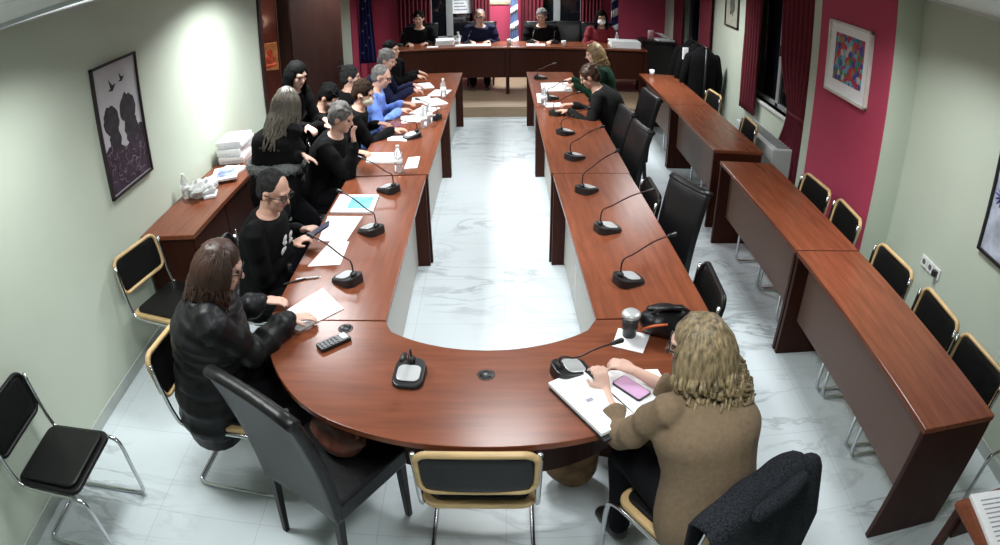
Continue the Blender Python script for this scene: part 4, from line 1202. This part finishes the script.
def coat(u, v):
    # v: from the inside of the back over the top and down outside
    w = 0.25 + 0.03 * math.sin(v * PI) + 0.03 * v
    x = (u - 0.5) * 2 * w - 0.035
    s = v * 1.0
    if s < 0.2:
        y, z = 0.062, 0.60 + s * 1.05
    elif s < 0.36:
        a = (s - 0.2) / 0.16 * PI
        y, z = 0.062 * math.cos(a) , 0.81 + 0.03 * math.sin(a)
    else:
        y, z = -0.062 - (s - 0.36) * 0.16, 0.81 - (s - 0.36) * 0.92
    y += 0.018 * math.sin(u * 17 + v * 3) * v - 0.02 * abs(u - 0.5)
    z += 0.02 * math.sin(u * 9) * v - 0.05 * (abs(u - 0.5) * 2) ** 3 * (1 - v)
    return cr * x + cf * (y - 0.01) + V((0, 0, z))
MB().sheet(coat, 28, 30, 0.014, -cf).obj('coat_body', M_COAT, t, smooth=True)
MB().cap([cr * -0.12 + cf * -0.08 + V((0, 0, 0.80)), cf * -0.10 + V((0, 0, 0.83)), cr * 0.14 + cf * -0.08 + V((0, 0, 0.80))], [0.03, 0.034, 0.03], 12).obj('collar', M_COAT, t, smooth=True)
MB().cap([cr * 0.22 + cf * -0.06 + V((0, 0, 0.80)), cr * 0.26 + cf * -0.11 + V((0, 0, 0.55)), cr * 0.24 + cf * -0.13 + V((0, 0, 0.33))], [0.05, 0.052, 0.045], 12).obj('sleeve', M_COAT, t, smooth=True)

# small desk with papers at the bottom right
t = thing('side_table', 'dark brown side table corner at the bottom right', 'table', (2.14, 0.875, 0))
MB().bx(-0.35, 0.35, -0.3, 0.3, 0.66, 0.69).obj('tabletop', M_WOOD, t, bevel=0.004)
for sx in (-1, 1):
    for sy in (-1, 1):
        MB().bx(sx * 0.32 - 0.02, sx * 0.32 + 0.02, sy * 0.27 - 0.02, sy * 0.27 + 0.02, 0, 0.66).obj('leg', M_PANEL, t, bevel=0.002)
MB().bx(-0.3, 0.3, -0.26, -0.24, 0.5, 0.66).obj('apron', M_PANEL, t)
MB().bx(-0.3, 0.3, 0.24, 0.26, 0.5, 0.66).obj('apron', M_PANEL, t)
t = thing('document', 'thick printed papers on the side table at the bottom right', 'paper', (1.99, 0.975, 0.69), R(-8))
MB().box((0, 0, 0.011), (0.30, 0.36, 0.02)).obj('paper_bundle', M_PAPER, t, bevel=0.002)
m = MB()
for k in range(12):
    m.box((0, -0.14 + k * 0.025, 0.0216), (0.22, 0.007, 0.0008))
m.obj('print', M_INK, t)

# ------------------------------------------------------------------ pictures, sockets, radiator
t = thing('framed_picture', 'dark-framed print of two figures and birds on the left wall', 'picture', (WL + 0.002, 3.525, 1.575))
hw, hh = 0.285, 0.44
fr = MB()
for a, b, c, d in ((-hw, hw, hh - 0.018, hh), (-hw, hw, -hh, -hh + 0.018), (-hw, -hw + 0.018, -hh, hh), (hw - 0.018, hw, -hh, hh)):
    fr.bx(0, 0.028, a, b, c, d)
fr.obj('frame', mat('dark_frame_wood', (0.02, 0.012, 0.014), 0.4), t, bevel=0.003)
MB().bx(0.002, 0.012, -hw + 0.015, hw - 0.015, -hh + 0.015, hh - 0.015).obj('print_paper', mat('cool_white_paper', (0.47, 0.46, 0.48), 0.6, 0, 0.04), t)
m = MB()
def yzpoly(mb, pts, x=0.0128, dx=0.0):
    n = len(pts)
    mb.add([(x + dx, a, b) for a, b in pts] + [(0.0118, a, b) for a, b in pts], [tuple(range(n)), tuple(range(2 * n - 1, n - 1, -1))] + [(i, i + n, (i + 1) % n + n, (i + 1) % n) for i in range(n)])
# birds
for by, bz, sc in ((-0.06, 0.27, 1.0), (0.07, 0.30, 0.8)):
    yzpoly(m, [(by - 0.05 * sc, bz - 0.02 * sc), (by - 0.015 * sc, bz - 0.01 * sc), (by - 0.03 * sc, bz + 0.055 * sc), (by + 0.012 * sc, bz + 0.008 * sc), (by + 0.055 * sc, bz + 0.01 * sc), (by + 0.01 * sc, bz - 0.03 * sc), (by - 0.01 * sc, bz - 0.028 * sc)])
rnd = random.Random(3)
def blob(cy, cz, ry, rz_, n=26, jag=0.12):
    return [(cy + ry * math.cos(2 * PI * k / n) * (1 + rnd.uniform(-jag, jag)), cz + rz_ * math.sin(2 * PI * k / n) * (1 + rnd.uniform(-jag, jag))) for k in range(n)]
yzpoly(m, blob(-0.12, 0.055, 0.095, 0.10), dx=0.0001)
yzpoly(m, blob(0.10, 0.075, 0.10, 0.11), dx=0.0002)
yzpoly(m, blob(-0.11, -0.08, 0.07, 0.10), dx=0.0003)
yzpoly(m, blob(0.11, -0.06, 0.085, 0.12), dx=0.0004)
m.obj('printed_figures', mat('charcoal_ink', (0.022, 0.016, 0.022), 0.7, 0, 0.7, 24), t)
m = MB()
yzpoly(m, [(-0.258, -0.415), (0.262, -0.415), (0.262, -0.07), (0.22, -0.06), (0.16, -0.11), (0.08, -0.14), (0.0, -0.17), (-0.05, -0.13), (-0.12, -0.11), (-0.2, -0.10), (-0.258, -0.13)], dx=0.0005)
m.obj('printed_foliage', mat('plum_ink', (0.030, 0.014, 0.028), 0.7, 0, 0.7, 20), t)
m = MB()
for k in range(46):
    a, b = rnd.uniform(-0.23, 0.23), rnd.uniform(-0.39, -0.13)
    ang = rnd.uniform(0, 6.28)
    pp = [V((0.0145, a + 0.03 * s_ * math.cos(ang + s_ * 1.2), b + 0.03 * s_ * math.sin(ang + s_ * 1.2))) for s_ in (0, 0.5, 1, 1.5)]
    m.tube(pp, 0.0016, 4)
m.obj('leaf_lines', mat('pale_ink', (0.25, 0.2, 0.22), 0.7), t)

t = thing('framed_picture', 'white-framed colourful abstract painting on the crimson pillar', 'picture', (2.688, 4.40, 1.785))
hw, hh = 0.345, 0.305
fr = MB()
for a, b, c, d in ((-hw, hw, hh - 0.022, hh), (-hw, hw, -hh, -hh + 0.022), (-hw, -hw + 0.022, -hh, hh), (hw - 0.022, hw, -hh, hh)):
    fr.bx(-0.035, 0, a, b, c, d)
fr.obj('frame', mat('pale_frame', (0.66, 0.65, 0.6), 0.5), t, bevel=0.003)
MB().bx(-0.014, -0.001, -hw + 0.02, hw - 0.02, -hh + 0.02, hh - 0.02).obj('mount', M_PAPER, t)
MB().bx(-0.0165, -0.0142, -0.235, 0.235, -0.185, 0.21).obj('painting', abstract_paint(), t)

t = thing('framed_picture', 'small dark-framed sketch between the right windows', 'picture', (WR - 0.002, 7.92, 1.86))
fr = MB()
for a, b, c, d in ((-0.25, 0.25, 0.33, 0.35), (-0.25, 0.25, -0.3, -0.28), (-0.25, -0.23, -0.3, 0.35), (0.23, 0.25, -0.3, 0.35)):
    fr.bx(-0.025, 0, a, b, c, d)
fr.obj('frame', mat('dark_frame_wood', (0.02, 0.012, 0.014), 0.4), t)
MB().bx(-0.01, -0.001, -0.23, 0.23, -0.28, 0.33).obj('print_paper', mat('olive_paper', (0.36, 0.37, 0.29), 0.6), t)
MB().ball((-0.012, 0, 0.03), (0.003, 0.09, 0.16), 16, 10, None, 0.5, 20).obj('sketch', mat('grey_sketch', (0.1, 0.11, 0.09), 0.7, 0, 0.5, 30), t, smooth=True)

t = thing('framed_picture', 'blue and grey framed picture at the right edge of the photo', 'picture', (WR - 0.002, 2.42, 1.36))
fr = MB()
for a, b, c, d in ((-0.3, 0.3, 0.31, 0.33), (-0.3, 0.3, -0.33, -0.31), (-0.3, -0.28, -0.33, 0.33), (0.28, 0.3, -0.33, 0.33)):
    fr.bx(-0.03, 0, a, b, c, d)
fr.obj('frame', M_BLACKPL, t, bevel=0.002)
MB().bx(-0.012, -0.001, -0.28, 0.28, -0.31, 0.31).obj('print_paper', mat('pale_blue_print', (0.42, 0.46, 0.55), 0.5, 0, 0.4, 9), t)
m = MB()
for k in range(14):
    a = 2 * PI * k / 14
    m.tube([(-0.014, 0.19 + 0.01 * math.cos(a), 0.06 + 0.01 * math.sin(a)), (-0.014, 0.19 + 0.075 * math.cos(a), 0.06 + 0.075 * math.sin(a))], [0.009, 0.003], 5)
m.obj('printed_flower', mat('indigo_ink', (0.05, 0.05, 0.35), 0.6), t)

# wall sockets
t = thing('wall_socket', 'pair of white wall sockets with a black plug on the right wall', 'wall socket', (WR - 0.001, 3.155, 0.655))
for k in (-1, 0, 1):
    c = k * 0.085
    p = MB().box((-0.006, c, 0.0), (0.012, 0.08, 0.08)).obj('socket_plate', M_WHITEPL, t, bevel=0.003)
    if k != -1:
        MB().lathe((0, 0, 0), [(0.02, 0), (0.02, 0.002)], 14).xf(Matrix.Translation((-0.0145, c, 0.0)) @ Matrix.Rotation(PI / 2, 4, 'Y')).obj('socket_hole', mat('grey_hole', (0.12, 0.12, 0.12), 0.5), p)
MB().box((-0.028, -0.085, 0.0), (0.035, 0.045, 0.045)).obj('plug', M_BLACKPL, t, bevel=0.006)

# radiator under the window
t = thing('radiator', 'white radiator cabinet below the right window', 'radiator', (2.83, 5.50, 0))
MB().bx(-0.24, 0.0, 0.0, 1.1, 0.08, 0.66).obj('casing', M_RAD, t, bevel=0.01)
m = MB()
for k in range(34):
    m.bx(-0.17, -0.03, 0.06 + k * 0.03, 0.075 + k * 0.03, 0.66, 0.668)
m.obj('top_grille', mat('grille_grey', (0.28, 0.29, 0.29), 0.5), t)
for y in (0.08, 0.98):
    MB().bx(-0.17, -0.03, y, y + 0.04, 0, 0.08).obj('foot', M_RAD, t)

# ------------------------------------------------------------------ curtains
def curtain(label, p0, p1, z0, z1, gather=None, amp=0.03, group='crimson curtains', n=9, tie_z=0.9):
    p0, p1 = V((*p0, 0)), V((*p1, 0))
    t = thing('curtain', label, 'curtain', tuple((p0 + p1) / 2 + V((0, 0, z0))), 0, group)
    o = (p0 + p1) / 2 + V((0, 0, z0))
    d = p1 - p0
    nr = V((-d.y, d.x, 0)).normalized()
    def fn(u, v):
        z = z0 + (z1 - z0) * v
        k = 1.0
        c = 0.5
        if gather is not None:
            g = math.exp(-((z - tie_z) / 0.35) ** 2)
            k = 1 - 0.55 * g if z > tie_z else 1 - 0.55 * math.exp(-((z - tie_z) / 0.5) ** 2)
            c = gather
        uu = c + (u - c) * k
        return p0 + d * uu + nr * amp * math.sin(u * n * 2 * PI + 0.4 * math.sin(v * 5)) + V((0, 0, z)) - o
    MB().sheet(fn, n * 8, 22, 0.006, nr).obj('cloth', M_CURTAIN, t, smooth=True)
    MB().tube([p0 - d * 0.02 + V((0, 0, z1 + 0.012)) - o, p1 + d * 0.02 + V((0, 0, z1 + 0.012)) - o], 0.012, 8).obj('rail', M_WHITEPL, t, smooth=True)
    if gather is not None:
        c = fn(0.5, (tie_z - z0) / (z1 - z0))
        m = MB()
        hw_ = d.length * 0.24
        m.tube([c + d.normalized() * hw_ * math.cos(a) + nr * 0.05 * math.sin(a) for a in [2 * PI * q / 16 for q in range(16)]], [(0.004, 0.018)] * 16, 6, closed=True, up=None)
        m.obj('tie_band', M_CURTAIN, t, smooth=True)
curtain('crimson curtain tied back in front of the near window, beside the pillar', (2.84, 5.16), (2.84, 6.12), 0.12, 2.38, 0.35, 0.035, tie_z=1.0)
curtain('crimson curtain on the far side of the near window', (2.88, 6.78), (2.88, 7.28), 0.66, 2.38, None, 0.03, n=6)
curtain('crimson curtain on the near side of the far right window, above the coats', (2.88, 8.62), (2.88, 9.12), 0.5, 2.38, None, 0.03, n=6)
curtain('crimson curtain on the far side of the far right window', (2.88, 10.05), (2.88, 10.6), 0.5, 2.38, None, 0.03, n=6)
curtain('crimson curtain at far left behind the bearded man', (-1.85, YF - 0.08), (-1.26, YF - 0.08), 0.2, 2.38, None, 0.03, n=8)
curtain('crimson curtain on the far wall left of the man in navy', (-0.52, YF - 0.08), (-0.22, YF - 0.08), 0.2, 2.38, None, 0.03, n=5)
curtain('crimson curtain on the far wall behind the grey-haired man', (0.32, YF - 0.08), (0.72, YF - 0.08), 0.2, 2.38, None, 0.03, n=6)
curtain('crimson curtain on the far wall left of the person in red', (1.38, YF - 0.08), (1.75, YF - 0.08), 0.2, 2.38, None, 0.03, n=6)

# flags on poles
def flag(label, x, y, z0, z1, field, mark, kind, fw_=1.0):
    t = thing('flag', label, 'flag', (x, y, 0.15))
    MB().lathe((0, 0, 0), [(0.14, 0), (0.14, 0.02), (0.03, 0.04), (0.02, 0.05)], 20).obj('stand', M_BLACKPL, t, smooth=True)
    MB().tube([(0, 0, 0.04), (0, 0, z1 + 0.12)], 0.012, 8).obj('pole', M_CHROME, t, smooth=True)
    MB().ball((0, 0, z1 + 0.14), 0.025).obj('finial', M_SILVER, t, smooth=True)
    def fn(u, v):
        a = (u - 0.5) * 2
        w = (0.045 + 0.035 * (1 - v)) * fw_
        return V((a * w, -0.035 - 0.035 * math.sin(u * 4 * 2 * PI + v), z0 + (z1 - z0) * v))
    c = MB().sheet(fn, 32, 16, 0.004, V((0, 1, 0))).obj('cloth', field, t, smooth=True)
    m = MB()
    if kind == 'stars':
        for k in range(9):
            u, v = 0.2 + 0.6 * ((k * 0.37) % 1), 0.12 + 0.75 * k / 9
            p = fn(u, v) + V((0, -0.035, 0))
            pts = []
            for q in range(10):
                rr = 0.026 if q % 2 == 0 else 0.011
                pts.append((p.x + rr * math.sin(PI * q / 5), p.z + rr * math.cos(PI * q / 5)))
            m.add([(a, p.y, b) for a, b in pts] + [(a, p.y + 0.004, b) for a, b in pts], [tuple(range(10)), tuple(range(19, 9, -1))] + [(i, i + 10, (i + 1) % 10 + 10, (i + 1) % 10) for i in range(10)])
        m.obj('stars', mark, c)
    else:
        for k in range(5):
            v0 = 0.05 + k * 0.19
            m.sheet(lambda u, v: fn(u, min(1, v0 + v * 0.09 + 0.05 * u)) + V((0, -0.006, 0)), 32, 2, 0.002, V((0, 1, 0)))
        m.obj('stripes', mark, c, smooth=True)
M_FBLUE = mat('royal_blue_cloth', (0.010, 0.014, 0.11), 0.7)
M_FSKY = mat('blue_flag_cloth', (0.16, 0.23, 0.40), 0.8)
flag('deep blue flag with pale stars in the far left corner', -2.34, 11.0, 0.33, 1.95, M_FBLUE, mat('pale_gold', (0.32, 0.32, 0.34), 0.6), 'stars', 1.9)
flag('blue and white striped flag behind the gap in the head desk', 0.2, 11.2, 0.4, 1.95, M_FSKY, M_PAPER, 'stripes')
flag('blue and white striped flag to the right of the person in red', 1.93, 11.1, 0.4, 1.95, mat('dark_flag_blue', (0.02, 0.03, 0.14), 0.7), M_PAPER, 'stripes')
# framed notice high on the far wall
t = thing('framed_notice', 'pale framed notice high on the crimson far wall', 'picture', (-0.07, YF - 0.002, 1.62))
MB().bx(-0.27, 0.27, -0.02, 0, -0.22, 0.22).obj('frame', mat('gilt_frame', (0.45, 0.38, 0.25), 0.4), t, bevel=0.004)
MB().bx(-0.23, 0.23, -0.023, -0.02, -0.18, 0.18).obj('print_paper', mat('beige_notice', (0.5, 0.45, 0.36), 0.6, 0, 0.2, 20), t)
# bright reflection of papers in the far window glass, modelled as a pale sheet
t = thing('poster', 'pale sheet imitating papers reflected in the far left window', 'poster', (-0.72, YF + 0.045, 1.5))
MB().bx(-0.17, 0.17, -0.004, 0, -0.26, 0.3).obj('sheet', M_PAPERP, t)
m = MB()
for k in range(8):
    m.bx(-0.14, 0.1 - 0.03 * (k % 3), -0.0055, -0.004, -0.2 + 0.06 * k, -0.175 + 0.06 * k)
m.obj('print', M_INK, t)

# black cabinet draped at the right end of the head desk, papers and cup on top
t = thing('speaker_cabinet', 'black cabinet at the right end of the head desk by the wall', 'cabinet', (2.52, 10.35, 0.15))
MB().bx(-0.27, 0.27, -0.2, 0.25, 0, 0.80).obj('body', M_BLACKVINYL, t, bevel=0.015)
MB().bx(-0.285, 0.285, -0.215, 0.265, 0.80, 0.825).obj('top', M_BLACKPL, t, bevel=0.004)
MB().bx(-0.23, 0.23, -0.207, -0.2, 0.06, 0.76).obj('front_panel', M_BLACKPL, t, bevel=0.003)
t = thing('paper_stack', 'white papers piled askew on the black cabinet', 'paper stack', (2.63, 10.32, 0.975))
MB().box((0, 0, 0.012), (0.3, 0.25, 0.022), 0.2).obj('paper_bundle', M_PAPER, t)
MB().box((0.0, 0, 0.075), (0.2, 0.24, 0.006), 0.4, 0.0, 0.45).obj('propped_sheet', M_PAPER, t)
t = thing('tissue_box', 'pinkish container on the black cabinet', 'container', (2.42, 10.36, 0.975))
MB().lathe((0, 0, 0), [(0.05, 0), (0.052, 0.13), (0.045, 0.14)], 16).obj('container_body', mat('pink_plastic', (0.6, 0.32, 0.33), 0.5), t, smooth=True)
MB().lathe((0, 0, 0.14), [(0.046, 0), (0.046, 0.012)], 16).obj('lid', M_WHITEPL, t)
# coat rack with black coats beside the far window
t = thing('coat_rack', 'metal garment rack standing by the right wall beyond the desks', 'rack', (2.58, 8.25, 0))
for y in (-0.42, 0.42):
    MB().tube([(0, y, 0.02), (0, y, 1.26)], 0.014, 8).obj('upright', M_BLACKTUBE, t, smooth=True)
    MB().tube([(-0.22, y, 0.016), (0.22, y, 0.016)], 0.014, 8).obj('foot', M_BLACKTUBE, t, smooth=True)
MB().tube([(0, -0.45, 1.26), (0, 0.45, 1.26)], 0.012, 8).obj('rail', M_BLACKTUBE, t, smooth=True)
for i, (y, s) in enumerate(((-0.27, 1.0), (0.0, 1.05), (0.27, 0.95))):
    t = thing('hanging_coat', 'black coat hanging on the rack, ' + ['near end', 'middle of three', 'far end'][i], 'coat', (2.58, 8.25 + y, 1.24), 0, 'black coats on the rack')
    m = MB()
    m.cap(smooth_path([(0, 0, -0.03), (0, 0, -0.15), (0, 0, -0.45), (0, 0.01, -0.85 * s)], 4), [(a.x, a.y) for a in smooth_path([(0.09, 0.05, 0), (0.22, 0.10, 0), (0.2, 0.12, 0), (0.24, 0.13, 0)], 4)], 18, up=(1, 0, 0))
    m.obj('coat_body', C_BLACK2, t, remesh=0.014, relax=2)
    for sx in (-1, 1):
        MB().cap([(sx * 0.19, 0, -0.14), (sx * 0.25, 0.0, -0.4), (sx * 0.25, 0.02, -0.68)], [0.06, 0.055, 0.045], 12).obj('sleeve', C_BLACK2, t, smooth=True)
    MB().tube(smooth_path([(0, 0, -0.05), (0, 0, 0.0), (0, 0.012, 0.035), (0, 0.0, 0.05)], 3), 0.003, 6).obj('hook', M_CHROME, t, smooth=True)
    if i == 1:
        MB().box((-0.2, -0.13, -0.12), (0.08, 0.02, 0.16), 0.3).obj('paper_tag', M_PAPER, t)
